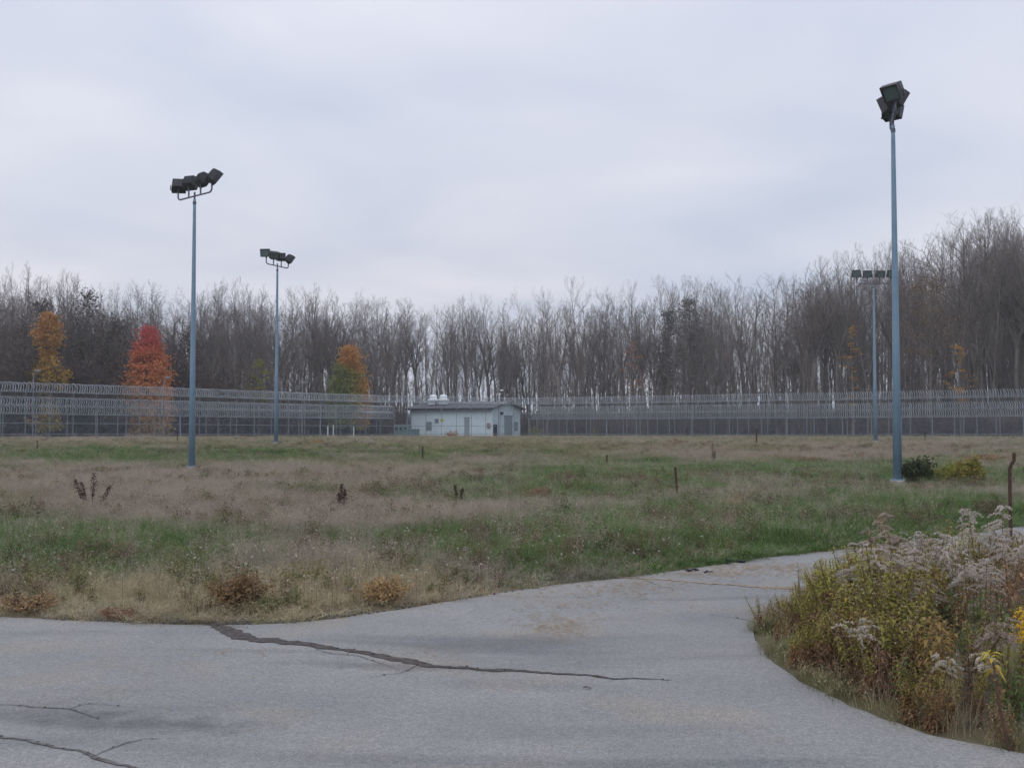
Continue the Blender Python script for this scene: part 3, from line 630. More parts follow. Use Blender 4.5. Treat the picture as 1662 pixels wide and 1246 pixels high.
for i in range(1300):
    px = rt.uniform(-260, 1950); y = fence_y(px) + 14 + 38 * rt.random() ** 1.6; q = AT(px, y); s_ = rt.uniform(.6, 1.15)
    if px < 340: s_ *= rt.uniform(1.0, 2.6)
    elif px < 620: s_ *= rt.uniform(.9, 1.5)
    if 625 < px < 900 and y < 141: continue
    P_.append((q.x, y, q.z)); R_.append((0, 0, rt.uniform(0, 6.28))); S_.append((s_ * 1.1, s_ * 1.1, s_))
scatter('undergrowth', 'brown twiggy undergrowth at the foot of the wood behind the fence', 'brush', P_, R_, S_, usrc)

# ------------------------------------------------------------------ coloured trees and evergreens
def leafy(name, px, py_top, py_base_off, halfw, label, m, seed, n=3600, shape='cone', leaf=.13, holes=.35, lift=.08, yoff=12, vs_=.38):
    rg = random.Random(seed); y = fence_y(px) + yoff; q = AT(px, y); H = ZAT(py_top, y) - q.z; W = halfw / F * y
    e_ = empty(name, (q.x, y, q.z), 0, label, 'tree')
    b_ = (MB(), MB()); P = dict(wob=(.02, .08, .14, .2), up=(.02, .03, .05, .05), kids=(22, 4, 2), start=(.1, .2, .1), ang=((45, 70), (25, 55), (25, 60)), len=(.16, .42, .42), twig=.012, fine=0)
    grow(b_, rg, Vector((0, 0, -.1)), Vector((0, 0, 1)), H * .96, H * .013, 0, P)
    j = MB(); j.add(b_[0].v, b_[0].f); j.add(b_[1].v, b_[1].f); j.build('trunk', M['bark'], e_)
    c = MB(); cl = []
    ncl = max(30, n // 30)
    for k in range(ncl):
        t = (1 - rg.random() ** .62 if shape in ('cone', 'maple') else rg.random()); t = lift + (1 - lift) * t
        if shape == 'cone': rad = (1 - t) ** .9 * 1.25 * min(1, (t - lift + .2) * 3)
        elif shape == 'maple': rad = float(np.interp(t, [0, .12, .35, .6, .78, .9, 1], [.55, .85, 1.0, .86, .55, .34, .1]))
        elif shape == 'egg': rad = math.sin(math.pi * min(1, (t - lift) / (1 - lift) * .93 + .06)) ** .7
        else: rad = (.55 + .45 * math.sin(t * 17 + seed)) * math.sin(math.pi * min(1, t * .85 + .1)) ** .6
        a = rg.uniform(0, 6.283); r_ = W * rad * math.sqrt(rg.uniform(.15, 1)); cl.append((Vector((math.cos(a) * r_, math.sin(a) * r_, t * H - .03 * r_ * H * .2)), W * rg.uniform(.10, .24)))
    for cen, rr in cl:
        for _ in range(int(n / ncl * rg.uniform(.5, 1.5))):
            leafq(c, rg, cen + Vector((rg.gauss(0, rr), rg.gauss(0, rr), rg.gauss(0, rr * vs_))), leaf)
    c.build('crown', m, e_); return e_
redm = crown_mat('red_crown', [(0, (.50, .33, .12)), (.42, (.60, .27, .09)), (.76, (.60, .20, .08)), (.9, (.52, .10, .09))], 2, 1, 10.0)
leafy('red_maple', 240, 530, 0, 36, 'small cone shaped maple, red on top and orange below', redm, 5, n=20000, lift=.03, shape='maple', leaf=.14)
gom = crown_mat('green_orange_crown', [(.52, (.21, .245, .075)), (.68, (.38, .31, .08)), (.84, (.50, .25, .07))], 0, -3.0, 3.0, noise=.18, zadd=(6.8, 9.0))
leafy('turning_maple', 566, 558, 0, 33, 'rounded small tree, half green and half orange, left of the building', gom, 8, n=20000, shape='maple', lift=.12)
yom = crown_mat('yellow_orange_crown', [(.1, (.40, .31, .08)), (.5, (.50, .33, .07)), (.95, (.46, .24, .09))], 2, 0, 10.5)
leafy('yellow_tree', 76, 510, 0, 32, 'ragged tall tree with layered yellow orange leaves at the far left', yom, 12, n=12000, shape='rag')
leafy('small_green_tree', 420, 583, 0, 17, 'small olive green tree between the two left light poles', M['leaf_ygreen'], 14, n=1100, shape='egg', leaf=.10, lift=.45)
leafy('orange_sapling', 1385, 525, 0, 17, 'thin sapling with sparse orange leaves left of the right light poles', M['leaf_orange'], 15, n=480, shape='rag', leaf=.11, lift=.3, yoff=12)
leafy('orange_sapling', 1560, 560, 0, 24, 'sapling with sparse orange leaves right of the right light pole', M['leaf_orange'], 16, n=620, shape='rag', leaf=.11, lift=.3, yoff=12)
leafy('russet_sapling', 1030, 555, 0, 20, 'small russet leaved tree in the middle of the right wood', M['leaf_brown'], 17, n=700, shape='egg', leaf=.10, lift=.45, yoff=14)
leafy('brown_oak', 1510, 450, 0, 55, 'broad tree still holding thin brown leaves at the right', mat('oak_leaf', (.17, .12, .075), col2=(.22, .16, .10), trans=.2), 18, n=3200, shape='egg', leaf=.11, lift=.5, yoff=16)
for k, (px, top, w) in enumerate([(140, 478, 40), (305, 535, 30), (190, 520, 45), (60, 490, 45)]):
    leafy('dark_tree', px, top, 0, w, ['dark dense crowned tree above the yellow tree at the far left', 'dark bushy tree just left of the left light pole', 'dark dense tree left of the red maple', 'dark tree behind the yellow tree at the far left'][k], mat('dark_leaf%d' % k, (.085, .07, .06), col2=(.13, .105, .09), trans=.1), 30 + k, n=3600, shape='egg', leaf=.12, lift=.1, yoff=17, vs_=1.0)
def conifer(px, top, halfw, label, seed, yoff, lift=.35, n=34):
    rg = random.Random(seed); y = fence_y(px) + yoff; q = AT(px, y); H = ZAT(top, y) - q.z; W = halfw / F * y
    e_ = empty('pine_tree', (q.x, y, q.z), 0, label, 'tree'); MB().tube([(0, 0, -.1), (.1, 0, H * .5), (0, 0, H)], [.24, .15, .03], 7).build('trunk', M['bark'], e_)
    c = MB()
    for k in range(n):
        t = lift + (1 - lift) * (k + rg.random()) / n; L = W * min(1, (1.12 - t) / .5) * rg.uniform(.45, 1.1) + .2
        for s_ in range(5):
            a = rg.uniform(0, 6.283); p0 = Vector((0, 0, t * H)); p1 = p0 + Vector((math.cos(a) * L, math.sin(a) * L, L * rg.uniform(-.1, .25))); c.spike(p0, p1, .04)
            for _ in range(16):
                u = rg.uniform(.3, 1.05); leafq(c, rg, p0.lerp(p1, u) + Vector((rg.gauss(0, .25), rg.gauss(0, .25), rg.gauss(0, .3))), .16)
    c.build('crown', M['needle'], e_)
conifer(1120, 486, 48, 'dense dark pine among the bare trees right of the building', 3, 19, n=22)
conifer(1085, 500, 22, 'slim dark pine left of the denser pine', 6, 20, n=18)

# ------------------------------------------------------------------ security fences
pm = MB().lathe((0, 0, 0), [(.028, -.1), (.028, 3.62), (.02, 3.66)], 8).mesh('fence_post', M['galv'])
pm2 = MB().lathe((0, 0, 0), [(.035, -.1), (.035, 2.05), (.02, 2.1)], 8).mesh('fence_post', M['galv'])
def helix(path, r, pitch, m, par, n=10, zc=0., lean=.07):
    b_ = MB(); pts = []; rgx = random.Random(4)
    for a, c in zip(path[:-1], path[1:]):
        L = (c - a).length; t = (c - a).normalized(); s_ = Vector((-t.y, t.x, 0)); turns = int(L / pitch); jit = 0
        for k in range(turns * n):
            if k % n == 0: jit = rgx.uniform(-.05, .05)
            u = k / (turns * n); th = 2 * math.pi * k / n; p = a.lerp(c, u); rr = r * (1 + .03 * math.sin(k * .07))
            pts.append(Vector((p.x, p.y, float(gz(0, p.y)) + zc)) + t * (jit * math.sin(th / 2) + lean * math.cos(2 * th)) + s_ * rr * math.cos(th) + Vector((0, 0, rr * math.sin(th))))
    b_.tube(pts, .017, 3, cap=False)
    return b_.build('razor_wire_coil', M['razor'], par)
def rail(path, z, r, name, par, m='galv'):
    MB().tube([Vector((p.x, p.y, float(gz(0, p.y)) + z)) for p in path], r, 6).build(name, M[m], par)
def subdiv(path, step):
    out = []
    for a, c in zip(path[:-1], path[1:]):
        n = max(1, round((c - a).length / step)); out += [a.lerp(c, i / n) for i in range(n)]
    return out + [path[-1]]
panel_cache = {}
def fence(name, path, h, post_mesh, coils, label, rails, step=1.9, pz0=.04):
    root = empty(name, (0, 0, 0), 0, label, 'fence')
    P = subdiv(path, step)
    for a, c in zip(P[:-1], P[1:]):
        o = bpy.data.objects.new('fence_post', post_mesh); COL.objects.link(o); o.parent = root; o.location = (a.x, a.y, float(gz(0, a.y)))
        L = round((c - a).length, 2); key = (L, h)
        if key not in panel_cache:
            b_ = MB(); b_.add([(0, 0, pz0), (L, 0, pz0), (L, 0, h - .02), (0, 0, h - .02)], [(0, 1, 2, 3)]); panel_cache[key] = b_.mesh('chain_link_panel', M['link'])
        o = bpy.data.objects.new('chain_link_panel', panel_cache[key]); COL.objects.link(o); o.parent = root
        o.location = (a.x, a.y, float(gz(0, a.y))); o.rotation_euler = (0, 0, math.atan2(c.y - a.y, c.x - a.x))
    for z, nm in rails: rail(P, z, .022, nm, root)
    for zc, r, pitch in coils: helix(path, r, pitch, M['galv'], root, zc=zc)
    return root
leftA = FENCE[:4]; rightA = FENCE[3:]
fence('security_fence', leftA, 3.6, pm, [(3.95, .35, .20)], 'tall chain link fence with one razor coil on top, receding from left past the building', [(3.58, 'top_rail'), (1.25, 'middle_rail'), (.42, 'bottom_rail')])
fence('security_fence', rightA, 3.6, pm, [(3.95, .35, .20)], 'tall chain link fence topped by one razor wire coil, running to the right edge', [(3.58, 'top_rail'), (.42, 'bottom_rail')])
def offs(path, d):
    out = []
    for i, p in enumerate(path):
        t = (path[min(i + 1, len(path) - 1)] - path[max(i - 1, 0)]).normalized(); out.append(p + Vector((-t.y, t.x, 0)) * d)
    return out
full = offs(FENCE, 5.5); full[3] = Vector((.8, 127.0, 0))
# the double coil fence stops on both sides of the white building
Bl = full[:3] + [Vector((-13.0, 119.0, 0))]; Br = [Vector((2.0, 126.4, 0))] + full[4:]
for path, lb in ((Bl, 'low fence carrying two stacked razor wire coils behind the tall left fence'), (Br, 'low fence carrying two stacked razor wire coils behind the tall right fence')):
    fence('coil_fence', path, 2.05, pm2, [(2.38, .35, .20), (3.07, .35, .20)], lb, [(2.03, 'top_rail')], step=2.6)
# lamps standing up from the fence line
FL = [(53, 604, 'first small lamp post above the fence, in front of the yellow tree'), (265, 615, 'small lamp post above the fence beside the red maple'), (490, 622, 'small lamp post above the fence right of the second light pole'), (661, 631, 'small lamp post above the fence at the left end of the building'),
      (809, 635, 'small lamp post at the fence corner in front of the building gable'), (1033, 630, 'small lamp post above the fence right of the building')]
for px, py, lb in FL:
    y = fence_y(px) + .25; q = AT(px, y); h = ZAT(py, y) - q.z
    e_ = empty('fence_lamp', q, 0, lb, 'lamp post', 'small lamp posts along the fence')
    MB().lathe((0, 0, 0), [(.045, -.1), (.04, h - .1), (.04, h)], 8).build('pole', M['galv'], e_)
    MB().tube([(0, 0, h - .05), (.3, -.1, h + .12)], .03, 6).build('arm', M['galv'], e_)
    h_ = MB().box((.36, -.12, h + .12), (.36, .24, .12)).build('lamp_head', M['white_metal' if px in (809, 661) else 'galv'], e_)
    MB().box((.36, -.12, h + .025), (.4, .22, .03)).build('lens', M['lens'], h_)

# ------------------------------------------------------------------ floodlight poles
def flood_pole(base, H, bar_dir, lamps, label, half=.95, rb=.125, rt_=.05):
    root = empty('light_pole', base, 0, label, 'light pole', 'floodlight poles in the field')
    MB().lathe((0, 0, 0), [(.21, -.3), (.21, .10), (.195, .12)], 20).build('concrete_footing', M['concrete'], root, False)
    MB().box((0, 0, .135), (.32, .32, .03)).build('base_plate', M['pole_paint'], root)
    for sx in (-1, 1):
        for sy in (-1, 1): MB().lathe((sx * .125, sy * .125, .15), [(.016, 0), (.016, .07)], 6).build('anchor_bolt', M['galv'], root)
    MB().lathe((0, 0, .15), [(rb, 0), (rb * .8, H * .35), (rt_ * 1.15, H - .6), (rt_, H - .18)], 12).build('pole', M['pole_paint'], root, True)
    MB().lathe((0, 0, H - .22), [(rt_ + .015, 0), (rt_ + .015, .1), (.035, .12), (.035, .45)], 10).build('tenon', M['pole_dark'], root)
    d = Vector((math.cos(bar_dir), math.sin(bar_dir), 0)); zb = H + .08; T = []
    br = MB()
    pts = [d * -half + Vector((0, 0, zb + .36)), d * -half + Vector((0, 0, zb + .12)), d * -(half - .03) + Vector((0, 0, zb + .05)), d * -(half - .14) + Vector((0, 0, zb)), d * 0 + Vector((0, 0, zb)),
           d * (half - .14) + Vector((0, 0, zb)), d * (half - .03) + Vector((0, 0, zb + .05)), d * half + Vector((0, 0, zb + .12)), d * half + Vector((0, 0, zb + .36))]
    br.tube(pts, .032, 8)
    for s_ in (-.35, .35): br.tube([d * half * s_ + Vector((0, 0, zb)), d * half * s_ + Vector((0, 0, zb + .36))], .032, 8)
    br.build('crossbar', M['pole_dark'], root)
    for s_, (az, dn) in zip((-1, -.35, .35, 1), lamps):
        p = d * half * s_ + Vector((0, 0, zb + .36))
        lo = bpy.data.objects.new('floodlight', None); 
        Mx = Matrix.Rotation(R(az), 3, 'Z') @ Matrix.Rotation(R(-dn), 3, 'X')       # local +Y aims, az from +Y towards -X
        cen = p + Vector((0, 0, .26)) + Mx @ Vector((0, .10, 0)); b_ = MB()
        w, dp, hh = .255, .185, .22
        V = [Vector((sx * w * k, yy, sz * hh * k)) for yy, k in ((-dp, .80), (.02, 1.0), (dp, 1.0)) for sx, sz in ((-1, -1), (1, -1), (1, 1), (-1, 1))]
        Fc = [(0, 1, 2, 3)] + [(r_ * 4 + i, (r_ * 4 + (i + 1) % 4), ((r_ + 1) * 4 + (i + 1) % 4), (r_ + 1) * 4 + i) for r_ in range(2) for i in range(4)]
        # rim and recessed front
        V += [Vector((sx * (w - .03), yy, sz * (hh - .03))) for yy in (dp, dp - .05) for sx, sz in ((-1, -1), (1, -1), (1, 1), (-1, 1))]
        Fc += [(8 + i, 8 + (i + 1) % 4, 12 + (i + 1) % 4, 12 + i) for i in range(4)] + [(12 + i, 12 + (i + 1) % 4, 16 + (i + 1) % 4, 16 + i) for i in range(4)] + [(16, 17, 18, 19)]
        b_.add([cen + Mx @ v for v in V], [f[::-1] for f in Fc])
        for k in range(5):
            fx = -.18 + .09 * k; b_.box(cen + Mx @ Vector((fx, -dp - .012, 0)), (.012, .03, .34), Mx)
        fl = b_.build('floodlight', M['lamp_black'], root)
        l_ = MB(); l_.add([cen + Mx @ Vector((sx * (w - .032), dp - .042, sz * (hh - .032))) for sx, sz in ((-1, -1), (-1, 1), (1, 1), (1, -1))], [(0, 1, 2, 3)]); l_.build('lens', M['lens'], fl)
        k_ = MB().tube([p - Vector((0, 0, .05)), p + Vector((0, 0, .06))], .045, 8)
        side = Mx @ Vector((1, 0, 0)); k_.tube([p + Vector((0, 0, .03)) + side * -.28, p + Vector((0, 0, .03)) + side * .28], .018, 6)
        for sg in (-1, 1): k_.tube([p + Vector((0, 0, .03)) + side * .28 * sg, cen + side * .28 * sg], .018, 6)
        k_.build('yoke', M['lamp_black'], fl)
    return root
b0 = G(311, 763); flood_pole(b0, ZAT(322, b0.y) - b0.z, math.atan2(-.67, .737), [(8, 28), (-22, 30), (-48, 34), (-62, 36)], 'blue grey floodlight pole standing alone at the left of the field', half=1.13)
b1 = AT(448, 62.5); flood_pole(b1, ZAT(434, b1.y) - b1.z, math.atan2(.914, .397), [(172, 12), (222, 30), (15, 8), (-60, 35)], 'thin floodlight pole behind the left one, nearer the fence', half=1.06)
b3 = G(1457, 786); flood_pole(b3, ZAT(202, b3.y) - b3.z, math.atan2(.965, .262), [(128, 34), (-78, 32), (48, 22), (-48, 20)], 'tallest nearest floodlight pole with bunched lamps at the right')
b2 = AT(1421, 68); flood_pole(b2, ZAT(462, b2.y) - b2.z, 0.0, [(160, 10), (160, 18), (185, 18), (185, 12)], 'distant floodlight pole with a level row of lamps beside the tallest pole', half=1.05)

# ------------------------------------------------------------------ white building
bc = AT(797, 122); ang = math.atan2(.423, -.906); zg = float(gz(0, 122)) - .02
bl = empty('utility_building', (bc.x, bc.y, zg), ang, 'low pale blue white utility building with grey gabled roof behind the fence', 'building')
L, W, hw, rise = 10.2, 7.8, 3.2, .72                     # local +x along the long wall, gable runs to local -y
b_ = MB()
V = [(0, 0, -.3), (L, 0, -.3), (L, -W, -.3), (0, -W, -.3), (0, 0, hw), (L, 0, hw), (L, -W, hw), (0, -W, hw), (0, -W / 2, hw + rise), (L, -W / 2, hw + rise)]
b_.add(V, [(0, 1, 5, 4), (2, 3, 7, 6), (3, 0, 4, 8, 7), (1, 2, 6, 9, 5)]); b_.build('wall', M['wall'], bl)
b_ = MB(); o_ = .5; t_ = .16; sl = rise / (W / 2)
for sgn in (0, 1):
    ya = o_ if not sgn else -W - o_; za = hw - sl * o_ + .02; rid = (-W / 2, hw + rise + .02)
    P4 = [(-o_, ya, za), (L + o_, ya, za), (L + o_, rid[0], rid[1]), (-o_, rid[0], rid[1])]
    V = P4 + [(x, y, z + t_) for x, y, z in P4]; b_.add(V, [(0, 3, 2, 1), (4, 5, 6, 7), (0, 1, 5, 4), (1, 2, 6, 5), (3, 0, 4, 7)])
rf = b_.build('roof', M['roof'], bl)
MB().box((L / 2, o_ + .05, hw - sl * o_ + .06), (L + 2 * o_ + .04, .09, .2)).build('fascia', M['black'], rf)
for k in range(1, 9):                                       # standing seams
    x = L * k / 9; MB().tube([(x, o_, hw - sl * o_ + t_ + .03), (x, -W / 2, hw + rise + t_ + .03)], .022, 4).build('roof_seam', M['roof'], rf)
for k, x in enumerate((8.3, 6.95)):
    v_ = MB().box((x, -W * .22, hw + rise * .6 + .3), (.8, .8, .4)); vv_ = v_.build('roof_fan', M['white_metal'], bl)
    MB().lathe((x, -W * .22, hw + rise * .6 + .5), [(.64, 0), (.7, .04), (.7, .2), (.50, .26), (.42, .32), (.44, .55), (.38, .68), (.1, .76)], 18).build('fan_hood', M['white_metal'], vv_, True)
# long wall: local y slightly above 0
def wallitem(nm, x0, x1, z0, z1, m, par=bl, d=.05):
    return MB().box(((x0 + x1) / 2, d / 2 + .003, (z0 + z1) / 2), (x1 - x0, d, z1 - z0)).build(nm, M[m], par)
lx = lambda px: (lambda u: (u * bc.y - bc.x) / ((-.906) - u * .423))((px - CX) / F)
lv = wallitem('louvre', lx(701), lx(692), .75, 1.75, 'door')
for k in range(6): MB().box(((lx(701) + lx(692)) / 2, .07, .85 + .16 * k), (abs(lx(692) - lx(701)) - .08, .03, .03)).build('blade', M['equip'], lv)
dr = wallitem('door', lx(762), lx(754), .05, 2.15, 'door'); wallitem('door_frame', lx(763), lx(753), 2.15, 2.25, 'equip', dr)
wallitem('meter_box', lx(796), lx(791), 1.05, 1.6, 'red_box', d=.14)
wallitem('window', lx(712), lx(706), 1.6, 2.1, 'equip')
gy = lambda px: (lambda u: -(u * bc.y - bc.x) / (.423 - u * .906))((px - CX) / F)
def gable(nm, p0, p1, z0, z1, m, par=bl, d=.05):
    a, c = gy(p0), gy(p1); return MB().box((-d / 2 - .003, (a + c) / 2, (z0 + z1) / 2), (d, abs(a - c), z1 - z0)).build(nm, M[m], par)
gd = gable('double_door', 818.5, 831, .03, 2.35, 'door'); gable('door_frame', 817.5, 832, 2.35, 2.47, 'equip', gd)
gable('doorway', 800.5, 806.5, .05, 1.45, 'black'); gable('vent_panel', 834, 840, .7, 1.75, 'door'); gable('gutter_pipe', 797.5, 799, 0, 3.0, 'white_metal', d=.08)
gable('wall_lamp', 812, 814.5, 2.55, 2.85, 'black', d=.2)
MB().lathe((.9, -W / 2, hw + rise + .15), [(.10, 0), (.10, .75), (.2, .78), (.2, .95)], 10).build('flue', M['white_metal'], bl)
# equipment beside the building
def gobj(px0, px1, y, zt, dep, name, m, label, cat):
    q = AT((px0 + px1) / 2, y); w = (px1 - px0) / F * y; e_ = empty(name, q, R(-8), label, cat); h = zt
    MB().box((0, 0, h / 2), (w, dep, h)).build('housing', M[m], e_); MB().box((0, 0, h + .04), (w + .12, dep + .12, .08)).build('lid', M[m], e_); return e_, w, h
e_, w, h = gobj(642, 664, 119, 1.35, 1.2, 'switch_cabinet', 'equip', 'grey blue electrical cabinets left of the building', 'cabinet')
for k in range(3):
    f = MB().box((-w / 2 + w * (k + .5) / 3, -.62, h * .55), (w / 3 - .1, .05, h * .7)).build('cabinet_door', M['teal'], e_)
    MB().box((-w / 2 + w * (k + .5) / 3, -.655, h * .72), (w / 3 - .25, .02, h * .2)).build('vent', M['black'], f)
e_, w, h = gobj(655, 679, 117, .85, 1.3, 'transformer', 'teal', 'teal green transformer box at the left corner of the building', 'transformer')
MB().box((0, -.67, h * .45), (w * .8, .04, h * .6)).build('door', M['teal'], e_); MB().box((w * .44, -.67, h * .45), (.08, .06, h * .3)).build('handle', M['black'], e_)
# yellow warning sign on the fence before the building
yF = fence_y(717); q = AT(717, yF - .08); z0 = ZAT(682, yF)
sg = empty('warning_sign', (q.x, q.y, z0 - .2), math.atan2(29.3, 25.8), 'small yellow warning sign hung on the fence before the building', 'sign')
MB().box((0, 0, .2), (.42, .02, .3)).build('sign_board', M['yellow_sign'], sg); MB().box((0, -.014, .2), (.3, .006, .04)).build('dark_band', M['black'], sg)
for i, (px, py0, py1) in enumerate([(532, 690, 704), (541, 689, 705), (574, 692, 704), (656, 690, 700)][:3]):
    y = fence_y(px) + 9; q = AT(px, y); h = ZAT(py0, y) - q.z
    e_ = empty('marker_post', q, 0, ['left one of the paired white marker posts behind the fence', 'right one of the paired white marker posts behind the fence', 'single white marker post behind the fence under the turning maple'][i], 'post', 'white marker posts')
    MB().lathe((0, 0, 0), [(.06, -.1), (.06, h - .05), (.03, h)], 8).build('shaft', M['white_metal'], e_)

# ------------------------------------------------------------------ field stakes, dock stalks, bushes
def stake(px, pyb, pyt, r_, label, kind='stake', lean=(0, 0), hook=False):
    q = G(px, pyb); h = ZAT(pyt, q.y) - q.z; e_ = empty('metal_stake' if r_ > .015 else 'thin_stake', q, 0, label, 'stake')
    pts = [Vector((0, 0, -.1)), Vector((lean[0] * .5, 0, h * .5)), Vector((lean[0], 0, h * (.84 if hook else 1)))]
    if hook: pts += [Vector((lean[0] + .015, 0, h * .88)), Vector((lean[0] + .055, 0, h * .93)), Vector((lean[0] + .06, 0, h))]
    MB().tube(pts, r_, 6).build('shaft', M['rust'], e_); return e_
stake(1100, 812, 758, .028, 'dark metal stake standing in the middle right of the field', lean=(-.05, 0))
stake(686, 748, 724, .04, 'short dark stake far out in the field before the building')
stake(985, 760, 738, .035, 'short dark stake beyond the middle of the field')
stake(1228, 722, 696, .045, 'thin far stake close to the right fence')
stake(1641, 905, 735, .021, 'rusty leaning post with a kinked top at the right edge', hook=True)
def dock(px, pyb, hpx, label, stalks, seed):
    rg = random.Random(seed); q = G(px, pyb); s_ = q.y / F; e_ = empty('dock_plant', q, 0, label, 'plant')
    for dx, hp in stalks:
        st, hd = MB(), MB(); hp = hp * 1.45; dx = dx * 1.15
        top = Vector((dx * s_, rg.uniform(-.1, .1), hp * s_)); st.tube([Vector((dx * s_ * .3, 0, 0)), top * .55 + Vector((0, 0, .02)), top], [.008, .007, .004], 5)
        for _ in range(260):
            t = rg.uniform(.42, 1.0); c = Vector((dx * s_ * .3, 0, 0)).lerp(top, t); w = hp * s_ * .03 * math.sin(math.pi * min(1, (t - .38) / .66)) + .012
            leafq(hd, rg, c + Vector((rg.gauss(0, w), rg.gauss(0, w), rg.gauss(0, .01))), .015)
        st.build('stem', M['dark_seed'], e_); hd.build('seed_head', M['dark_seed'], e_)['kind'] = 'stuff'
dock(148, 832, 44, 'clump of three dark dried dock stalks in the left field', [(-22, 38), (2, 44), (26, 30), (-14, 34)], 1)
dock(555, 838, 34, 'pair of dark dock stalks in the middle left field', [(-2, 36), (4, 30), (-6, 26)], 2)
dock(1157, 757, 24, 'slender dark dock stalk in the far right field', [(0, 26), (3, 18)], 3)
dock(288, 726, 14, 'tiny dark stalk far off left of the left pole', [(0, 18)], 4)
dock(60, 738, 14, 'tiny dark stalk far off at the left edge', [(0, 16)], 5)
dock(1502, 722, 14, 'tiny dark stalk far off right of the tallest pole', [(0, 14)], 6)
dock(745, 822, 14, 'short dark stalk in the green patch', [(-6, 24), (5, 20)], 7)
def bush(px, pyb, pyt, halfw, label, m, seed, n=1400, leaf=.035, name='bush', twig='stem', stems=14, spread=None):
    rg = random.Random(seed); q = G(px, pyb); H = ZAT(pyt, q.y) - q.z; W = halfw / F * q.y; e_ = empty(name, q, 0, label, 'bush')
    st, lf = MB(), MB(); tips = []
    for k in range(stems):
        a = rg.uniform(0, 6.283); rr = W * (rg.random() ** .5); tip = Vector((math.cos(a) * rr, math.sin(a) * rr, H * rg.uniform(.55, 1) * (1 - .35 * (rr / W) ** 2))); mid = tip * .5 + Vector((0, 0, H * .08))
        st.tube([Vector((tip.x * .15, tip.y * .15, -.03)), mid, tip], [.008, .006, .003], 4, cap=False); tips.append((mid, tip))
        for _ in range(6):
            u = mid.lerp(tip, rg.random()); st.spike(u, u + Vector((rg.gauss(0, W * .22), rg.gauss(0, W * .22), rg.uniform(0, H * .2))), .003)
    for _ in range(n):
        m_, t_2 = rg.choice(tips); c = (Vector((m_.x * .5, m_.y * .5, H * .12))).lerp(t_2, rg.random()) + Vector((rg.gauss(0, W * .16), rg.gauss(0, W * .16), rg.gauss(0, H * .07))); c.z = max(c.z, .02)
        leafq(lf, rg, c, leaf)
    st.build('stem', M[twig], e_); lf.build('foliage', M[m] if isinstance(m, str) else m, e_); return e_
bush(1492, 786, 733, 28, 'dark green bush hugging the foot of the tallest pole', 'leaf_dark', 1, n=4200, leaf=.045, stems=26)
bush(1575, 788, 733, 22, 'upright yellow green shrub right of the dark bush', 'leaf_ygreen', 2, n=1500, leaf=.055, name='shrub', stems=7)
bush(1548, 786, 748, 32, 'low olive yellow bush beside the upright yellow shrub', 'leaf_ygreen', 3, n=1800, leaf=.045)
bush(385, 992, 924, 50, 'orange brown dried bush at the drive edge above the dark seam', 'brown_forb', 4, n=3600, leaf=.017, stems=36)
bush(428, 995, 962, 34, 'low olive bush leaning against the orange brown bush', 'grass_olive', 5, n=1800, leaf=.014, stems=26)
bush(622, 978, 932, 46, 'rusty brown dried bush at the drive edge right of centre left', 'brown_forb', 6, n=3000, leaf=.016, stems=32)
bush(1190, 832, 802, 36, 'low tan dried bush in the right of the field', 'brown_forb', 7, n=1300, leaf=.02)
bush(875, 812, 786, 34, 'dark reddish brown patch of dried plants in the middle field', 'leaf_brown', 8, n=1200, leaf=.022)
bush(50, 992, 955, 50, 'brown dried clump at the left edge of the drive', 'brown_forb', 9, n=1500, leaf=.013, stems=26)
bush(190, 1004, 984, 34, 'purplish brown low clump at the left drive edge', 'leaf_brown', 10, n=900, leaf=.012, stems=20)
bush(430, 935, 916, 9, 'small orange flower clump above the orange brown bush', 'leaf_orange', 11, n=160, leaf=.016, stems=5)
bush(770, 812, 788, 30, 'dark green weed clump in the middle of the field', 'leaf_dark', 12, n=900, leaf=.02)
bush(1400, 744, 734, 40, 'low reddish brown patch far out before the tallest pole', 'leaf_brown', 13, n=700, leaf=.05)
bush(1300, 752, 738, 30, 'low dried brown patch left of the far right pole', 'leaf_brown', 14, n=500, leaf=.05)
bush(1600, 752, 735, 45, 'low dried brown patch far out at the right', 'leaf_brown', 15, n=700, leaf=.05)
bush(515, 722, 711, 12, 'small pale dried clump far off before the fence', 'brown_forb', 16, n=260, leaf=.05)
bush(1100, 722, 712, 16, 'small orange dried clump far off before the right fence', 'brown_forb', 17, n=300, leaf=.05)
bush(960, 708.5, 690, 12, 'small yellow bush at the foot of the right fence', 'leaf_ygreen', 18, n=400, leaf=.08)
for _k, (_a, _b) in enumerate([(1130, 'small ochre bush behind the right fence, left of centre of its run'), (1290, 'low reddish bush at the foot of the right fence'), (130, 'low green bush behind the left fence under the yellow tree'), (870, 'low ochre bush just right of the building')]):
    bush(_a, 708.5, 688, [14, 26, 24, 14][_k], _b, ['leaf_ygreen', 'leaf_brown', 'forb_olive', 'leaf_ygreen'][_k], 50 + _k, n=500, leaf=.08)
bush(735, 712, 694, 14, 'dry russet weeds before the building wall', 'brown_forb', 19, n=400, leaf=.07)
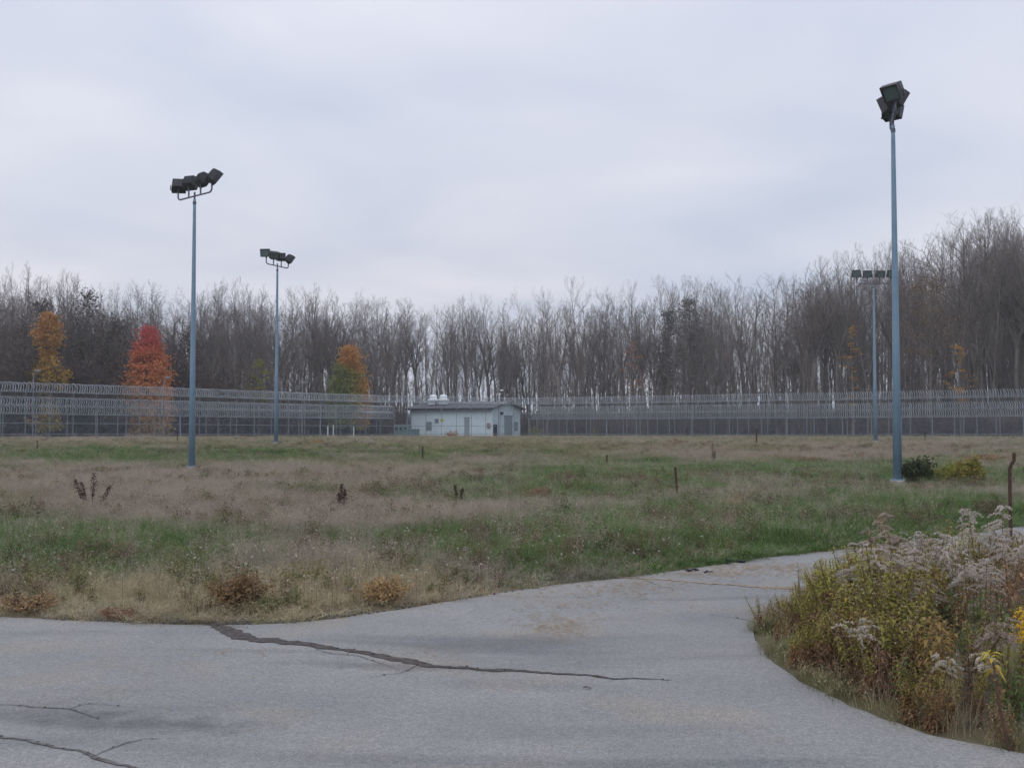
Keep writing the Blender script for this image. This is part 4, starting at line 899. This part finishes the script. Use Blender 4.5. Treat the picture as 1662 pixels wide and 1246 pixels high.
# white seed heads dotted in the grass
fl = MB(); rw = random.Random(8)
for _ in range(330):
    px = rw.choice([rw.uniform(0, 1400), rw.gauss(520, 110), rw.gauss(950, 160)]); py = rw.uniform(835, 1000)
    q = G(px, py)
    if inside(ROADP, np.array([q.x]), np.array([q.y]))[0]: continue
    h = rw.uniform(.2, .36); c = Vector((q.x, q.y, h)); fl.mat(0).tube([Vector((q.x, q.y, 0)), c], .002, 3, cap=False)
    fl.mat(1)
    for _ in range(5): leafq(fl, rw, c + Vector((rw.gauss(0, .006), rw.gauss(0, .006), rw.gauss(0, .006))), .010)
tag(fl.build('seed_heads', [M['stem'], M['flower_white']]), 'tiny white seed heads dotted through the near field', kind='stuff')

# ------------------------------------------------------------------ weed bed
def leaf(b_, p, d, L, w, droop):
    d = d.normalized(); s_ = d.cross(Vector((0, 0, 1))); s_ = s_.normalized() if s_.length > 1e-4 else Vector((1, 0, 0))
    m_ = p + d * L * .45 + Vector((0, 0, -droop * L * .12)); t = p + d * L + Vector((0, 0, -droop * L * .7)); q = Vector((0, 0, w * .25))
    b_.add([p, m_ + s_ * w / 2 + q, m_, m_ - s_ * w / 2 + q, t], [(0, 2, 1), (0, 3, 2), (1, 2, 4), (2, 3, 4)])
def herb(seed, H, stems=1, leaves=30, ll=.09, lw=.016, droop=.6, spread=.12, top=None, topn=10, lo=.1, leafsplit=.45, curl=False):
    rg = random.Random(seed); st, l1, l2, tp = MB(), MB(), MB(), MB()
    for s_ in range(stems):
        a0 = rg.uniform(0, 6.283); hh = H * rg.uniform(.8, 1.05); tip = Vector((math.cos(a0) * spread * hh, math.sin(a0) * spread * hh, hh)); base = Vector((rg.gauss(0, .02), rg.gauss(0, .02), -.02)) * (1 if stems == 1 else 2); base.z = -.02
        mid = base.lerp(tip, .5) + Vector((rg.gauss(0, .02), rg.gauss(0, .02), 0))
        st.tube([base, mid, tip], [.0048, .0040, .0022], 5, cap=False)
        f_ = lambda t: (base.lerp(mid, t * 2) if t < .5 else mid.lerp(tip, t * 2 - 1))
        for k in range(leaves):
            t = lo + (1 - lo) * (k + rg.random()) / leaves; a = k * 2.4 + rg.gauss(0, .5)
            leaf(l1 if t < leafsplit else l2, f_(t), Vector((math.cos(a), math.sin(a), rg.uniform(.1, .7))), ll * rg.uniform(.6, 1.2) * (1.1 - .6 * t), lw * rg.uniform(.7, 1.2), droop * rg.uniform(.3, 1.8))
        if top == 'plume':
            lean = rg.uniform(0, 6.283)
            for k in range(topn):
                t = rg.uniform(.76, 1.0); p = f_(t); a = lean + rg.gauss(0, 1.1); L2 = rg.uniform(.06, .15) * (1.35 - (t - .76) * 2.2); d = Vector((math.cos(a), math.sin(a), rg.uniform(.5, 1.0))); q = p.copy(); seg = []
                for i in range(7):
                    d = (d + Vector((math.cos(a) * .10, math.sin(a) * .10, -.24))).normalized(); q2 = q + d * L2 / 7; seg.append((q, q2)); q = q2
                st.tube([seg[0][0]] + [b2 for _, b2 in seg], [.0014] * 8, 3, cap=False)
                for _ in range(int(46 * L2 / .12)):
                    i = rg.randrange(7); c = seg[i][0].lerp(seg[i][1], rg.random()) + Vector((rg.gauss(0, .0045), rg.gauss(0, .0045), abs(rg.gauss(0, .007)) + .002))
                    for _ in range(2):
                        v = [c + Vector((rg.gauss(0, 1), rg.gauss(0, 1), rg.gauss(0, 1))) * .0046 for _ in range(3)]; tp.add(v, [(0, 1, 2)])
        if top == 'dots':
            for k in range(topn * 4):
                t = rg.uniform(.5, 1); p = f_(t); v = Vector((rg.gauss(0, .6), rg.gauss(0, .6), rg.uniform(.2, 1))).normalized() * rg.uniform(.03, .12); st.spike(p, p + v, .0014)
                for _ in range(3): leafq(tp, rg, p + v + Vector((rg.gauss(0, .004), rg.gauss(0, .004), rg.gauss(0, .004))), .0055)
        if top == 'flower':
            for k in range(topn * 14):
                t = rg.uniform(.8, 1.02); p = base.lerp(tip, t); leafq(tp, rg, p + Vector((rg.gauss(0, .04), rg.gauss(0, .04), rg.gauss(0, .02))), .010)
    return st, l1, l2, tp
def join(parts, mats):
    j = MB(); mm = []
    for p, m_ in zip(parts, mats):
        if not p.v: continue
        j.k = len(mm); j.add(p.v, p.f); mm.append(M[m_])
    return j, mm
def stuffsrc(nm, L): return unlinked(nm, [j.mesh(nm, mm) for j, mm in L])
W_src = {
 'gold': stuffsrc('weed_gold', [join(herb(200 + i, .62, 3, 34, .085, .014, .7, .16, 'plume', 7, leafsplit=.6), ['stem', 'leaf_brown', 'leaf_ygreen', 'fluff' if i else 'fluff_brown']) for i in range(3)]),
 'ygreen': stuffsrc('weed_ygreen', [join(herb(210 + i, .5, 5, 40, .085, .019, .6, .24, None, leafsplit=.62), ['stem', 'leaf_brown', 'leaf_ygreen', 'fluff']) for i in range(3)]),
 'brown': stuffsrc('weed_brown', [join(herb(220 + i, .5, 5, 32, .07, .014, .9, .28, 'dots', 3), ['stem', 'leaf_brown', 'brown_forb', 'fluff_brown']) for i in range(3)]),
 'green': stuffsrc('weed_green', [join(herb(230 + i, .36, 5, 32, .09, .022, .6, .26, None), ['stem', 'leaf_green', 'leaf_green', 'fluff']) for i in range(2)]),
 'orange': stuffsrc('weed_orange', [join(herb(235 + i, .42, 5, 34, .08, .02, .8, .28, None), ['stem', 'leaf_brown', 'leaf_rust', 'fluff']) for i in range(2)]),
 'dry': unlinked('weed_drygrass', [tuft(240 + i, 70, .42, .14, .0035, 1.0, [M['grass_tan'], M['panicle']], pan=2, panh=1.2, seg=4) for i in range(3)]),
 'grassg': unlinked('weed_greengrass', [tuft(250 + i, 60, .34, .13, .004, 1.0, [M['grass_grey'], M['panicle']], pan=3, panh=1.2, seg=4) for i in range(3)]),
 'low': unlinked('weed_low', [tuft(260 + i, 80, .13, .16, .005, 1.1, [M['grass_olive'], M['grass_straw']], pan=2, panh=1) for i in range(2)]),
}
wl = {k: [] for k in W_src}
n = 14000; x = rs.uniform(.5, 12, n); y = rs.uniform(4.2, 13.5, n); k = inside(ISL, x, y); x, y = x[k], y[k]; d = edist(ISL, x, y)
k = (d > .05) & (rs.rand(len(x)) < .42 + .58 * (d < .3)) & (x < .56 * y + 1.6); x, y, d = x[k], y[k], d[k]
px, py = proj(x, y, np.zeros(len(x)))
dF = edist(np.array([(p.x, p.y) for p in IF]), x, y)
S = np.stack([
  .20 * np.exp(-((px - 1450) / 130) ** 2) * sstep(.5, 1.4, dF) + .05,                     # gold
  .42 * np.exp(-((px - 1400) / 170) ** 2) + .50,                                                               # ygreen
  .26 + .2 * np.exp(-((px - 1290) / 90) ** 2) + .25 * sstep(1500, 1600, px),                                                                # brown
  .30 + .4 * np.exp(-((px - 1660) / 60) ** 2) * (py > 1050),                                                   # green
  .40 + .2 * np.exp(-((px - 1480) / 120) ** 2),                                                                # orange
  .25 + .75 * sstep(1500, 1580, px) * (py > 1000),                                                             # dry
  .15 + .65 * sstep(1480, 1580, px) * (py > 1020),                                                             # grassg
  np.where(d < .26, 1.3 - 3.2 * d, -.6)]) + rs.gumbel(size=(8, len(x))) * .22
S += np.stack([(vnoise(x + 10 * i, y, .7) - .5) * .8 for i in range(8)])
w = S.argmax(0); hs = (.58 + .42 * sstep(.05, .8, d)) * rs.uniform(.75, 1.2, len(x)) * (1 - .28 * sstep(1500, 1600, px) * (dF < 1.6)) * (.80 + .35 * sstep(1250, 1400, px))
hs = hs * (1 - .18 * sstep(1.6, 2.8, dF)) * (.7 + .6 * vnoise(x + 3, y + 60, .45))
WL = {'gold': 'mass of withered goldenrod filling the weed bed', 'ygreen': 'yellow green leafy weeds in the weed bed', 'brown': 'brown twiggy asters through the weed bed', 'green': 'green leafy weeds in the weed bed', 'orange': 'orange leafed low weeds in the weed bed', 'dry': 'drooping dry tan grass in the weed bed', 'grassg': 'long grey green grass in the weed bed', 'low': 'short grass fringe along the weed bed edge'}
for i, nm in enumerate(W_src):
    m_ = w == i
    keep = m_ if nm == 'low' else m_ & (rs.rand(len(x)) < .78)
    nn = keep.sum(); z = np.zeros(nn)
    s_ = hs[keep]; s_ = np.maximum(s_, .8) if nm == 'low' else s_
    scatter('weed_bed_growth', WL[nm], 'weeds', np.stack([x[keep], y[keep], z], 1), np.stack([rs.normal(0, .12, nn), rs.normal(0, .12, nn), rs.rand(nn) * 6.28], 1), np.stack([s_ * 1.05, s_ * 1.05, s_], 1), W_src[nm])

# goldenrods one can point at, each of its own stems, leaves and fluffy heads
gp = []
for i in range(6):
    st, l1, l2, tp = herb(300 + i, .95, 1 + i % 3, 42, .09, .014, .9, .08 + .04 * (i % 3), 'plume', 15)
    gp.append([('stem', st.mesh('stem', M['stem'])), ('foliage', l1.mesh('foliage', M['leaf_brown'])), ('foliage', l2.mesh('foliage', M['brown_forb'] if i % 2 else M['leaf_ygreen'])), ('seed_head', tp.mesh('seed_head', M['fluff'] if i not in (4, 2) else M['fluff_brown']))])
def goldenrod(px, pyt, y, i, label, group=None, rz=0):
    q = AT(px, y); h = ZAT(pyt, y); s_ = h / .97; e_ = empty('goldenrod', (q.x, y, 0), rz, label, 'plant', group); w = .55 * s_ + .45 * 1.0; e_.scale = (w, w, s_)
    for nm, me_ in gp[i]:
        o = bpy.data.objects.new(nm, me_); COL.objects.link(o); o.parent = e_
SINGLE = [(1580, 800, 9.3, 0, 'tallest fluffy goldenrod standing clear at the right, left of the rusty post'), (1634, 822, 9.0, 3, 'tall fluffy goldenrod in front of the rusty post'), (1652, 868, 8.3, 1, 'fluffy goldenrod at the right edge below the rusty post'),
          (1425, 845, 9.2, 2, 'tallest white goldenrod on the left part of the weed bed'), (1400, 880, 9.0, 0, 'goldenrod with drooping plumes at the left shoulder of the bed'), (1478, 862, 9.3, 1, 'goldenrod left of the yellow bush'),
          (1500, 862, 9.0, 5, 'goldenrod with spreading plumes just left of the yellow bush'), (1555, 880, 9.1, 4, 'brown headed goldenrod right of the yellow bush'), (1352, 975, 8.6, 4, 'short brown headed goldenrod at the left slope of the bed'),
          (1420, 818, 10.6, 4, 'distant tan goldenrod heads peeking over the bed from behind'), (1600, 930, 7.8, 3, 'goldenrod in the right middle of the bed')]
for k, (px, pt, y, i, lb) in enumerate(SINGLE): goldenrod(px, pt, y, i, lb, rz=k * 1.3)
rg = random.Random(21)
for k in range(44):
    px = rg.choice([rg.gauss(1445, 40), rg.gauss(1430, 45), rg.uniform(1370, 1560), rg.uniform(1540, 1690)]); px = max(1352, px); y = rg.uniform(7.8, 10.0)
    pt = float(np.interp(px, [1340, 1380, 1420, 1500, 1540, 1580, 1660, 1700], [950, 890, 866, 900, 945, 895, 868, 862])) + abs(rg.gauss(0, 42))
    q = AT(px, y)
    if not inside(ISL, np.array([q.x]), np.array([q.y]))[0]: continue
    goldenrod(px, pt, y, rg.randrange(6), 'fluffy headed goldenrod stem in the crowded weed bed', 'goldenrods crowding the weed bed', rg.uniform(0, 6.28))
def plant(px, pyb, H, label, cfg, mats, name='weed_plant', rz=0):
    q = G(px, pyb); e_ = empty(name, (q.x, q.y, 0), rz, label, 'plant'); parts = herb(H=H, **cfg)
    for p, nm, m_ in zip(parts, ('stem', 'foliage', 'foliage', 'flower_head'), mats):
        if p.v: p.build(nm, M[m_], e_)
plant(1520, 985, .70, 'bright yellow leafed goldenrod bush behind the white plumes', dict(seed=401, stems=9, leaves=34, ll=.10, lw=.02, droop=.5, spread=.2, leafsplit=.2), ['stem', 'leaf_yellow', 'leaf_ygreen', 'fluff'])
plant(1555, 975, .82, 'tall yellow green leafy weed right of the yellow bush', dict(seed=402, stems=4, leaves=36, ll=.08, lw=.016, droop=.5, spread=.1, leafsplit=.3), ['stem', 'leaf_brown', 'leaf_yellow', 'fluff'])
plant(1612, 1195, .50, 'yellow plant with drooping leaves at the front right of the bed', dict(seed=403, stems=1, leaves=24, ll=.14, lw=.020, droop=1.0, spread=.08, lo=.72, leafsplit=.1), ['stem', 'leaf_orange', 'leaf_yellow', 'fluff'], 'yellow_weed')
plant(1462, 1160, .30, 'green leafy sprout at the front edge of the bed', dict(seed=404, stems=2, leaves=22, ll=.10, lw=.018, droop=.6, spread=.15, lo=.4, leafsplit=.1), ['stem', 'leaf_green', 'leaf_green', 'fluff'], 'green_sprout')
plant(1492, 1170, .24, 'pale yellow green sprout right of the green sprout', dict(seed=405, stems=2, leaves=20, ll=.10, lw=.015, droop=.8, spread=.2, lo=.4, leafsplit=.1), ['stem', 'leaf_green', 'leaf_ygreen', 'fluff'], 'green_sprout')
plant(1458, 1110, .42, 'fresh green leafy stem in the middle of the bed', dict(seed=406, stems=3, leaves=34, ll=.08, lw=.018, droop=.5, spread=.08, lo=.4, leafsplit=.2), ['stem', 'leaf_brown', 'leaf_green', 'fluff'], 'green_weed')
plant(1345, 1045, .40, 'green weed with pointed leaves at the left of the bed', dict(seed=407, stems=3, leaves=30, ll=.07, lw=.014, droop=.5, spread=.1, lo=.3, leafsplit=.2), ['stem', 'leaf_brown', 'leaf_green', 'fluff'], 'green_weed')
plant(1662, 1150, .54, 'goldenrod with bright yellow flowers at the right edge', dict(seed=408, stems=4, leaves=34, ll=.09, lw=.014, droop=.5, spread=.12, top='flower', topn=14), ['stem', 'leaf_green', 'leaf_green', 'flower_yellow'], 'flowering_goldenrod')
plant(1640, 1190, .36, 'dark green leafy weed below the yellow flowers', dict(seed=409, stems=6, leaves=30, ll=.10, lw=.018, droop=.8, spread=.25), ['stem', 'leaf_green', 'leaf_green', 'fluff'], 'green_weed')
plant(1382, 935, .25, 'small yellow leafed weed at the far edge of the bed', dict(seed=410, stems=3, leaves=26, ll=.06, lw=.02, droop=.4, spread=.15), ['stem', 'leaf_yellow', 'leaf_yellow', 'fluff'], 'yellow_weed')
plant(1265, 1035, .30, 'yellow green weed at the tip of the weed bed', dict(seed=411, stems=5, leaves=26, ll=.05, lw=.010, droop=.4, spread=.3, top='dots', topn=5), ['stem', 'leaf_brown', 'leaf_ygreen', 'fluff_brown'], 'tip_weed')
# a bare dark stem that leans over the edge of the bed at the right
q = G(1640, 1222); e_ = empty('dead_stem', (q.x, q.y, 0), 0, 'dark dead stalk leaning at the front right corner of the bed', 'plant'); t_ = AT(1612, q.y + .15, .42)
MB().tube([(0, 0, 0), ((t_.x - q.x) * .5 - .02, .05, .2), (t_.x - q.x, .15, .42)], [.009, .008, .005], 6).build('stem', M['rust'], e_)
b_ = MB(); rg = random.Random(3)
for _ in range(24): u = rg.random(); leafq(b_, rg, Vector(((t_.x - q.x) * u, .15 * u, .42 * u)) + Vector((rg.gauss(0, .012), rg.gauss(0, .012), 0)), .016)
b_.build('withered_leaves', M['leaf_brown'], e_)

# ------------------------------------------------------------------ thin damp air
hb = MB().box((0, 110, 17.0), (700, 500, 36.0)); hm = bpy.data.materials.new('haze'); hm.use_nodes = True; t = hm.node_tree
for nd_ in list(t.nodes):
    if nd_.type == 'BSDF_PRINCIPLED': t.nodes.remove(nd_)
pv = N(t, 'ShaderNodeVolumePrincipled'); pv.inputs['Density'].default_value = .0006; pv.inputs['Color'].default_value = (.86, .90, .96, 1); pv.inputs['Anisotropy'].default_value = .1
t.links.new(pv.outputs[0], t.nodes['Material Output'].inputs['Volume']); tag(hb.build('haze', hm), 'thin pale autumn haze over the field', kind='stuff')
# ------------------------------------------------------------------ litter on the road
lt = MB(); rg = random.Random(14)
LIT = [(905, 1018, 55, 18, 360), (1000, 962, 110, 14, 420), (1200, 925, 120, 8, 300), (935, 985, 90, 10, 130), (1180, 935, 130, 6, 320), (1270, 922, 60, 5, 160), (1060, 950, 120, 6, 160), (880, 1000, 260, 45, 160), (700, 1150, 500, 60, 60), (500, 1062, 260, 8, 120), (1290, 958, 60, 3, 120)]
for a, b2, ra, rb, n_ in LIT:
    for _ in range(n_):
        q = G(rg.gauss(a, ra * .6), rg.gauss(b2, rb * .6))
        if not inside(ROADP, np.array([q.x]), np.array([q.y]))[0]: continue
        c = Vector((q.x, q.y, .019)); an = rg.uniform(-.7, .7) ; L2 = rg.uniform(.012, .045); w_ = rg.uniform(.003, .009)
        L2 *= min(1, q.y / 13); w_ *= min(1, q.y / 13); u = Vector((math.cos(an), math.sin(an), rg.uniform(-.1, .2))) * L2; s_ = Vector((-math.sin(an), math.cos(an), rg.uniform(0, .5))) * w_; c.z += .004
        lt.add([c - u, c - s_, c + u, c + s_], [(0, 1, 2, 3)])
tag(lt.build('dry_litter', M['debris']), 'drifts of dry brown grass clippings on the drive', kind='stuff')
for px, py, s_, lb in [(1203, 914, .07, 'dark lump of debris at the far side of the drive'), (1121, 929, .06, 'dark stick like debris at the far edge of the drive'), (1147, 931, .04, 'small dark crumb beside the dark stick debris'), (1184, 917, .03, 'tiny dark crumb left of the dark lump'), (946, 1121, .02, 'little dark stone alone on the near asphalt')]:
    q = G(px, py); b_ = MB(); rr = random.Random(px)
    for _ in range(5): b_.box((rr.gauss(0, s_), rr.gauss(0, s_ * .4), .02 + rr.uniform(0, s_ * .3)), (s_ * .9, s_ * .35, s_ * .25), Matrix.Rotation(rr.uniform(-.6, .6), 3, 'Z') @ Matrix.Rotation(rr.uniform(-.4, .4), 3, 'Y'))
    o = b_.build('debris_lump', M['black'] if px != 946 else M['dirt_dark']); o.location = (q.x, q.y, .0); tag(o, lb, 'debris')
# crumbled soil and stones where the seam meets the grass
cr = MB(); rg = random.Random(5)
for _ in range(260):
    px = rg.choice([rg.gauss(370, 25), rg.gauss(560, 60), rg.gauss(240, 80), rg.uniform(0, 900)]); p = G(px, float(np.interp(px, [0, 150, 330, 480, 620, 750, 900], [1003, 1010, 1016, 1012, 995, 974, 951])) - abs(rg.gauss(0, 3)) + 1)
    r_ = rg.uniform(.004, .013); cr.box((p.x, p.y, .015 + r_ * .2), (r_ * 2, r_ * 1.6, r_), Euler((rg.random(), rg.random(), rg.random() * 3)).to_matrix())
tag(cr.build('edge_rubble', M['dirt_dark']), 'dark crumbs of broken asphalt along the grass edge', kind='stuff')
